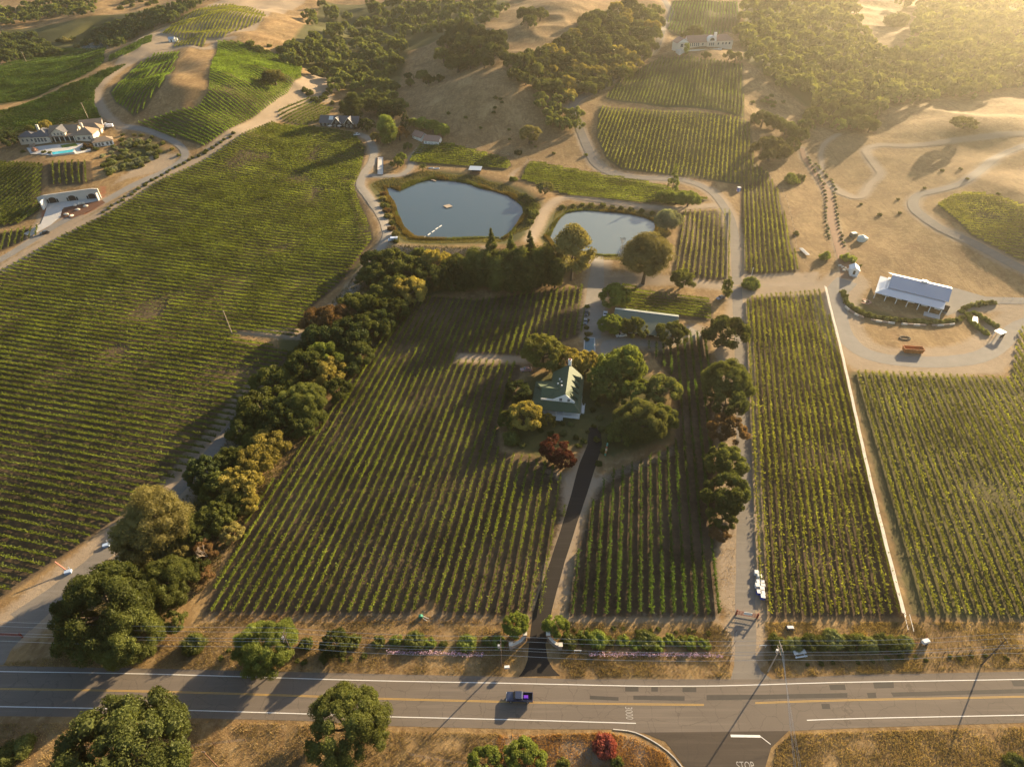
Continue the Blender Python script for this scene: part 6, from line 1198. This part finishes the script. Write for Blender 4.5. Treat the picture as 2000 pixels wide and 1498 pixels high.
e = site_c('red_sprayer', 1805, 1256, R(15), 'red and white farm implement on the dry verge at the right', 'implement'); MB().box(-.9,-.5,.4,.9,.5,1.3).build('tank', TRIM, e, .1); MB().bar((-.9,0,.5),(-2.2,.6,.5),.08).bar((.9,.4,.6),(1.6,1.6,1.2),.06).build('boom', RED, e); [wheel(e, 0, b, .35) for b in (-.65,.65)]
e = site_c('green_hose_reel', 822, 1206, 0, 'green hose reel at the lower edge of the vines', 'hose reel'); MB().bar((0,-.3,.6),(0,.3,.6),.55,12).build('drum', paint('hose_green', (.03,.22,.14), .6), e); MB().bar((.3,0,0),(1.6,-.9,.1),.1).bar((.3,.4,.1),(1.9,-.3,.1),.1).build('legs', TRIM, e)
# the bank by the side road
FL = foliage('dry_blades', .3, .5)
def blades(name, Q, h, w, col, label, cat='grass', seed=3, spread=.35):
    r = np.random.default_rng(seed); n = len(Q); z = T(Q); a = r.random(n) * 6.283; hh = h * (.5 + .8 * r.random(n)); t = np.stack([np.cos(a), np.sin(a)], 1) * (w / 2)
    tip = Q + r.normal(size=(n, 2)) * spread * h; V = np.stack([np.column_stack([Q - t, z - .03]), np.column_stack([Q + t, z - .03]), np.column_stack([tip, z + hh])], 1).reshape(-1, 3)
    o = link(name, np_mesh(name, V, np.arange(len(V)).reshape(-1, 3), [FL])); o.color = (*col, 1); return tag(o, label, cat, None, 'stuff')
def fill(marks, n, seed, thr=None, sc=3.0):
    r = np.random.default_rng(seed); P = H(marks); lo, hi = P.min(0), P.max(0); Q = lo + (hi - lo) * r.random((int(n * 2.5), 2)); Q = Q[inside(Q, P)]
    if thr is not None: Q = Q[r.random(len(Q)) < np.clip((vnoise(Q, sc, seed) + .6 * vnoise(Q, sc * 3.1, seed + 1) - thr + .25) * 1.6, .12, 1)]
    return Q[:n]
blades('dry_grass', np.vstack([fill([(-60,1300),(100,1302),(420,1308),(700,1313),(1005,1320),(1020,1275),(1000,1215),(400,1215),(340,1240),(60,1290)], 26000, 5, -.12), fill([(1080,1215),(1400,1215),(1430,1240),(1428,1322),(1100,1322)], 16000, 6, -.12), fill([(1495,1215),(1990,1215),(2100,1300),(1520,1322),(1490,1280)], 26000, 7, -.15)]), .42, .12, (.25, .185, .09), 'dry golden grass on the verge above the highway')
blades('dry_grass', np.vstack([fill([(-60,1412),(560,1412),(780,1428),(980,1432),(960,1560),(-60,1560)], 24000, 8, -.12), fill([(1545,1432),(2100,1416),(2100,1560),(1500,1560),(1515,1460)], 24000, 9, -.2)]), .45, .12, (.27, .20, .098), 'dry golden grass below the highway')
blades('dry_grass', fill([(972,1436),(1190,1430),(1240,1440),(1300,1472),(1325,1520),(960,1520)], 14000, 10, -.2), .5, .12, (.34, .2, .085), 'ochre grass on the bank by the side road')
blades('dry_grass', np.vstack([fill([(1412,1205),(1436,1205),(1438,1000),(1436,700),(1395,700),(1398,1000)], 9000, 11, -.1), fill([(400,1200),(1030,1205),(1030,1218),(390,1218)], 5000, 12, 0.0)]), .35, .12, (.26, .17, .075), 'dry grass beside the farm road and the vines')
blades('creek_undergrowth', fill([(600,650),(640,600),(700,530),(760,480),(1080,490),(1100,550),(850,570),(640,780),(480,1030),(400,1150),(300,1230),(120,1290),(110,1200),(330,1010)], 42000, 13), .9, .3, (.075, .07, .028), 'undergrowth below the creek trees', 'undergrowth')
for pw, n, sd in ((pw1, 15000, 21), (pw2, 9000, 22)):
    r = np.random.default_rng(sd); lo, hi = pw.min(0) - 8, pw.max(0) + 8; Q = lo + (hi - lo) * r.random((n * 14, 2)); d = sdf_poly(Q, pw); nz = vnoise(Q, 9, sd) + .4 * vnoise(Q, 3, sd + 5); wd = (1.2 + 4.5 * nz) if n > 10000 else (.6 + 2.6 * nz); k = (d < .8) & (d > -wd - .6); Q = Q[k][:n * 2]; g = vnoise(Q, 14, sd + 9) > -.02
    nm = 'large' if n > 10000 else 'small'
    Q2 = lo - 10 + (hi - lo + 20) * r.random((n * 6, 2)); d2 = sdf_poly(Q2, pw); k2 = (d2 < -1.5) & (d2 > -(5 + 9 * vnoise(Q2, 18, sd + 3) + (3 if n > 10000 else 0))) & (T(Q2) > 2.0)
    for L_ in ('pond_dam_track', 'field_track', 'pond_loop_track'): k2 &= sdf_line(Q2, RW[L_], 3.0) < 0
    blades('bank_grass', Q2[k2][:n * 2], .6, .28, (.13, .115, .042), 'olive grass on the bank of the %s pond' % nm, 'grass', sd + 40)
    blades('reeds', Q[g], 1.1, .3, (.09, .10, .03), 'green reeds fringing the %s pond' % nm, 'reeds', sd, .2); blades('reeds', Q[~g], 1.3, .3, (.12, .09, .033), 'ochre reeds fringing the %s pond' % nm, 'reeds', sd, .2)
PK = paint('lilac_flowers', (.62, .40, .52), .8)
def flowers(marks, n, seed, label):
    r = np.random.default_rng(seed); P = H(marks); c = np.concatenate([[0], np.cumsum(np.hypot(*np.diff(P, axis=0).T))]); s = r.random(n) * c[-1]; Q = np.stack([np.interp(s, c, P[:, i]) for i in (0, 1)], 1); k = vnoise(Q, 5, seed) > -.25; Q = Q[k] + r.normal(size=(k.sum(), 2)) * .28; C = np.column_stack([Q, .45 + .35 * r.random(len(Q))]); V = tri_cloud(C, np.full(len(C), .16), r)
    tag(link('flower_bed', np_mesh('flower_bed', V, np.arange(len(V)).reshape(-1, 3), [PK])), label, 'flowers', None, 'stuff')
    blades('flower_leaves', Q, .3, .08, (.12, .12, .04), 'leaves of the lilac flower strip', 'leaves', seed)
flowers([(758,1276),(850,1277),(962,1281)], 900, 31, 'lilac flower strip on the verge left of the driveway'); flowers([(1150,1280),(1230,1280),(1330,1281),(1410,1283)], 1100, 32, 'lilac flower strip on the verge right of the driveway')
# dead tree in the creek belt
dx, dy, _ = H1(412, 1098); de = empty('dead_tree', (dx, dy, 0)); tag(de, 'bare grey branched dead tree at the edge of the creek belt', 'tree'); m = MB(); rd = random.Random(4)
def br(a, d, l, r, n):
    b = a + d * l; m.bar(a, b, r, 5, r * .6)
    if n:
        for _ in range(3): e = (d + Vector((rd.uniform(-.7,.7), rd.uniform(-.7,.7), rd.uniform(-.1,.5)))).normalized(); br(b, e, l * .68, r * .6, n - 1)
br(Vector((0,0,-.2)), Vector((0,0,1)), 2.6, .16, 4); m.build('branches', POLEL, de)
# windmill
wm = site_c('farm_windmill', 1212, 506, R(20), 'tall farm windmill on a lattice tower in front of the small pond', 'windmill'); Ht = 9.5
for sx in (-1, 1):
    for sy in (-1, 1): MB().bar((sx * 1.1, sy * 1.1, -.5), (sx * .12, sy * .12, Ht), .05, 4).build('leg', ALU, wm)
for z in (1.5, 3.5, 5.5, 7.3):
    w = 1.1 - .98 * z / Ht; m = MB()
    for a, b in (((-w,-w),(w,-w)),((w,-w),(w,w)),((w,w),(-w,w)),((-w,w),(-w,-w))): m.bar((*a, z), (*b, z), .035, 4)
    m.build('cross_brace', ALU, wm)
hub = MB().bar((0, -.3, Ht + .2), (0, .3, Ht + .2), .14, 8).build('hub', ALU, wm)
for k in range(16):
    a = k * math.pi / 8; c, s = math.cos(a), math.sin(a); c2, s2 = math.cos(a + .22), math.sin(a + .22)
    MB().add([(c*.3,-.35,Ht+.2+s*.3),(c*1.35,-.38,Ht+.2+s*1.35),(c2*1.35,-.28,Ht+.2+s2*1.35),(c2*.3,-.3,Ht+.2+s2*.3)],[(0,1,2,3)]).build('blade', ALU, hub)
MB().box(-.03,.3,Ht+.15,.03,1.6,Ht+.25).box(-.02,1.6,Ht-.25,.02,2.4,Ht+.65).build('tail_vane', ALU, wm)
px_, py_, _ = H1(826, 334); pa = empty('palm_tree', (px_, py_, T1(px_, py_))); tag(pa, 'small shaggy palm on the bank above the large pond', 'palm tree'); MB().bar((0,0,-.3),(0,0,3.4),.28,10,.22).build('trunk', BARK, pa)
for k in range(26):
    a = k * 2.4; el = .9 - (k / 26) * 1.5; m = MB(); V = []; c, s = math.cos(a), math.sin(a)
    for i in range(6): t = i / 5; rr_ = 3.0 * t; zz = 3.4 + rr_ * math.sin(el) * .8 - 1.3 * t * t; w = .42 * math.sin(math.pi * min(1, t * .85 + .12)); V += [(c*rr_ - s*w, s*rr_ + c*w, zz - .12), (c*rr_, s*rr_, zz), (c*rr_ + s*w, s*rr_ - c*w, zz - .12)]
    m.add(V, [(3*i, 3*i+3, 3*i+4, 3*i+1) for i in range(5)] + [(3*i+1, 3*i+4, 3*i+5, 3*i+2) for i in range(5)]); o = m.build('frond', LEAF, pa); o.color = (.11, .12, .03, 1)
# things on the large pond
def on_water(px, py, wl): q = on_plane([(px, py)], wl)[0]; return (float(q[0]), float(q[1]), wl)
ra = empty('swim_raft', on_water(875, 404, WL1), R(35)); tag(ra, 'square wooden swimming raft in the middle of the large pond', 'raft')
for k in range(8): MB().box(-1.9, -1.9 + k * .48, .3, 1.9, -1.46 + k * .48, .42).build('plank', paint('raft_planks', (.42,.33,.24), .85), ra)
for y in (-1.4, 1.4): MB().bar((-1.8, y, .1), (1.8, y, .1), .26, 10).build('float', ALU, ra)
for n, (x, y) in enumerate([(829,464),(838,458),(846,452.5),(853,447),(860,442.5)]):
    a = on_water(x, y, WL1); b = on_water(x + 5.5, y - 4, WL1); an = math.atan2(b[1]-a[1], b[0]-a[0]); o = MB().box(-1.3, -.3, -.1, 1.3, .3, .22).build('dock_float', TRIM, None, .05, loc=a, rz=an); tag(o, 'white floating dock piece on the large pond, %s from the near shore' % ordn(n + 1), 'float', 'white floats on the large pond')
jt = empty('jetty', on_water(842, 352, WL1), R(-40)); tag(jt, 'small grey jetty at the far shore of the large pond', 'jetty')
for k in range(8): MB().box(k * .5, -.6, .35, k * .5 + .46, .6, .43).build('plank', POLEL, jt)
for x in (.5, 3.5):
    for y in (-.5, .5): MB().bar((x, y, -1.2), (x, y, .6), .07, 6).build('pile', POLEW, jt)
for n, (x, y) in enumerate([(842, 329), (853, 330)]):
    e = site_c('upturned_boat', x, y, R(5), 'small white boat lying on the bank above the large pond, %s' % ('left one', 'right one')[n], 'boat', 'white boats on the bank'); m = MB(); m.add([(-1.9,0,.1),(-1.2,-.6,.05),(1.2,-.65,.05),(1.9,-.3,.1),(1.9,.3,.1),(1.2,.65,.05),(-1.2,.6,.05),(-1.2,0,.55),(1.3,0,.6)], [(0,1,7),(1,2,8,7),(2,3,8),(3,4,8),(4,5,8),(5,6,7,8),(6,0,7),(0,6,5,4,3,2,1)]); m.build('hull', TRIM, e)
e = site_c('ball_court', 743, 326, 0, 'narrow pale ball court beside the track above the large pond', 'court'); dd = H([(738,308),(749,308),(749,343),(737,343)]) - np.array([e.location.x, e.location.y]); zz = T(H([(738,308),(749,308),(749,343),(737,343)])) - e.location.z + .35
MB().slab([(*p, z) for p, z in zip(dd[::-1], zz[::-1])], .3).build('court_surface', paint('court_sand', (.62,.57,.5), .9), e)
for a, b in ((0,3),(1,2),(0,1),(3,2)): MB().bar((*dd[a], zz[a]+.15), (*dd[b], zz[b]+.15), .14, 4).build('edging_board', WOOD, e)
# planting round the barn
def bushrow(marks, n, w, cols, label, grp, cat='bush', jit=2.0, seed=1, hs=1.0, mass=False):
    r = random.Random(seed); VS = []; P = smooth_line(np.array(marks, float), 3); c = np.concatenate([[0], np.cumsum(np.hypot(*np.diff(P, axis=0).T))])
    for k in range(n):
        s = c[-1] * (k + .5) / n; px = float(np.interp(s, c, P[:, 0])) + r.uniform(-jit, jit); py = float(np.interp(s, c, P[:, 1])) + r.uniform(-jit, jit) * .4; x, y, t = H1(px, py)
        cm, tm, jm, J, nl = get_crown('bush', 'far', r.randrange(5)); sz = w * t / FPX / 2 * r.uniform(.85, 1.2)
        if mass: VS.append(J[:nl] * np.array([sz, sz, sz * hs]) + np.array([x, y, T1(x, y)])); continue
        o = link('bush', jm, None, (x, y, T1(x, y)), r.random() * 6); o.scale = (sz, sz, sz * hs); q = cols[k % len(cols)]; f = r.uniform(.85, 1.2); o.color = (q[0]*f, q[1]*f, q[2]*f, 1)
        tag(o, '%s, %s from the left' % (label, ordn(k + 1)), cat, grp)
    if mass: V = np.vstack(VS); o = link('low_shrubs', np_mesh('low_shrubs', V, np.arange(len(V)).reshape(-1, 3), [LEAF])); o.color = (*cols[0], 1); tag(o, grp, 'shrubs', None, 'stuff')
bushrow([(1647,568),(1651,588),(1666,604),(1692,617),(1735,625),(1785,629),(1835,631),(1868,627),(1879,620)], 34, 15, [WI, OL], 'bush of the curved hedge below the barn', 'bushes of the curved barn hedge')
bushrow([(1877,612),(1884,602),(1905,598),(1925,594),(1942,593)], 11, 14, [WI, OL], 'bush of the upper hedge right of the barn', 'bushes of the upper barn hedge')
bushrow([(1890,612),(1895,628),(1910,642),(1928,655)], 11, 13, [BR, WI], 'vine bush on the near side of the arbor', 'near side bushes of the arbor'); bushrow([(1901,610),(1915,620),(1932,632),(1946,640)], 10, 13, [BR, WI], 'vine bush on the far side of the arbor', 'far side bushes of the arbor')
bushrow([(1578,305),(1588,330),(1603,352),(1612,380),(1613,430),(1620,470)], 26, 6.5, [GRY], 'grey bush on the left of the red path', 'small grey bushes left of the red path', mass=True); bushrow([(1592,318),(1612,342),(1628,362),(1632,400),(1640,450),(1650,485)], 26, 6.5, [GRY], 'grey bush on the right of the red path', 'small grey bushes right of the red path', mass=True)
bushrow([(200,540-122),(300,352),(400,299),(462,260)], 30, 8, [OL, WI], 'small green bush beside the field edge track', 'small green bushes by the field edge track', jit=3, mass=True)
bushrow([(240,262),(290,268),(330,292),(345,310)], 9, 9, [OL, PA], 'small bush on the sunny slope right of the mansion', 'bushes on the sunny slope', jit=9)
bushrow([(498,790),(560,715),(590,680)], 8, 22, [DK, OL], 'low bush at the field side of the creek belt', 'low bushes of the creek belt', jit=5)
bushrow([(430,1285),(470,1275),(600,1290),(720,1280)], 14, 13, [OL, WI, BR], 'low scrub clump on the verge left of the driveway', 'low scrub on the left verge', jit=14, seed=8, hs=.7, mass=True)
bushrow([(1110,1232),(1250,1230),(1400,1236)], 12, 10, [OL, WI], 'low scrub clump at the foot of the vines right of the driveway', 'low scrub under the vines', jit=9, seed=9, hs=.7, mass=True)
bushrow([(1560,1300),(1700,1290),(1850,1285),(1980,1282)], 14, 11, [OL, WI], 'low scrub clump on the verge right of the farm road', 'low scrub on the right verge', jit=12, seed=10, hs=.7, mass=True)
bushrow([(775,478),(765,440),(752,400),(745,375)], 9, 17, [OL, PA, BN], 'bank bush at the left shore of the large pond', 'bushes on the left pond shore', jit=3, seed=11)
bushrow([(1035,440),(1040,420),(1038,400),(1020,385)], 8, 20, [OL, DK], 'bank bush at the right shore of the large pond', 'bushes on the right pond shore', jit=3, seed=12)
bushrow([(1090,408),(1130,402),(1200,406),(1280,420)], 10, 12, [OL, WI], 'bank bush at the far shore of the small pond', 'low bushes on the small pond shore', jit=3, seed=13, mass=True)
bushrow([(880,212),(940,245),(1060,285),(1140,300)], 9, 8, [OL, DK], 'little bush scattered on the golden slope above the pond vines', 'little bushes of the lower golden slope', jit=22, seed=14, mass=True)
bushrow([(1640,400),(1720,430),(1830,330),(1950,380)], 9, 8, [OL, BN], 'little bush scattered on the dry slope above the barn', 'little bushes above the barn', jit=25, seed=15, mass=True)
tw = smooth_line(H([(1650,600),(1668,614),(1700,626),(1760,634),(1830,637),(1874,633)]), 2.2); o0 = tw[0]; e = empty('terrace_wall', (o0[0], o0[1], T1(*o0))); tag(e, 'low pale stone terrace wall under the curved barn hedge', 'wall')
for i in range(len(tw) - 1):
    if i % 5 == 4: continue
    a, b = tw[i], tw[i + 1]; L = float(np.hypot(*(b - a))); MB().box(.02, -.3, -.4, L - .02, .3, .75).build('stone_block', STONE if i % 2 else CREAM, e, .05, loc=(a[0]-o0[0], a[1]-o0[1], T1(*a)-e.location.z), rz=math.atan2(b[1]-a[1], b[0]-a[0]))
e = site_c('arbor_table', 1903, 627, R(60), 'long white table inside the arbor beside the barn', 'table'); MB().box(-2.6,-1.0,.72,2.6,1.0,.8).build('table_top', TRIM, e); [MB().box(x-.05,-.9,0,x+.05,.9,.719).build('leg', TRIM, e) for x in (-2,0,2)]
e = site_c('arbor_gate', 1948, 658, R(28), 'white arbor frame with dark slats at the track bend', 'arbor')
for x in (-1.6, 1.6):
    for y in (-1.2, 1.2): MB().box(x-.1,y-.1,0,x+.1,y+.1,2.5).build('post', TRIM, e)
MB().box(-1.9,-1.5,2.5,1.9,1.5,2.6).build('roof', TRIM, e); [MB().box(-1.5 + k*.6, -1.35, .1, -1.2 + k*.6, -1.25, 2.2).build('slat', DARK, e) for k in range(6)]
e = site_c('pink_benches', 1690, 592, R(-10), 'ring of faded pink benches on the grass left of the barn', 'benches'); pkm = paint('faded_pink', (.5,.27,.2), .8)
for k in range(4): a = k * 1.1 - .4; MB().box(-1.1,-.25,.38,1.1,.25,.46).box(-1,-.2,0,-.85,.2,.379).box(.85,-.2,0,1,.2,.379).build('bench', pkm, e, loc=(2.1*math.sin(a), -1.6*math.cos(a)+.6, 0), rz=a)
MB().bar((0,.6,0),(0,.6,.5),.7,12).build('fire_ring', DARK, e)
e = site_c('grill_ring', 1767, 661, 0, 'dark round fire ring in the dry grass above the orange skip', 'fire ring'); m = MB()
for k in range(14):
    a = k * math.pi / 7; MB().box(-.35,-.22,0,.35,.22,.35).build('stone', paint('dark_stone', (.09,.075,.06), .9), e, .04, loc=(2.0*math.cos(a), 1.2*math.sin(a), 0), rz=a + math.pi/2)
for n, (x, y) in enumerate([(1640,520),(1645,523),(1651,525),(1656,529),(1648,529)]):
    o = MB().box(-.7,-.45,0,.7,.45,.7).build('stone_block', CREAM, None, .12, loc=(*H1(x, y)[:2], T1(*H1(x, y)[:2])), rz=n * .7); tag(o, 'pale stone block left of the small white shed, %s from the left' % ordn(sorted([1640,1645,1651,1656,1648]).index(x) + 1), 'stone block', 'pale stone blocks')
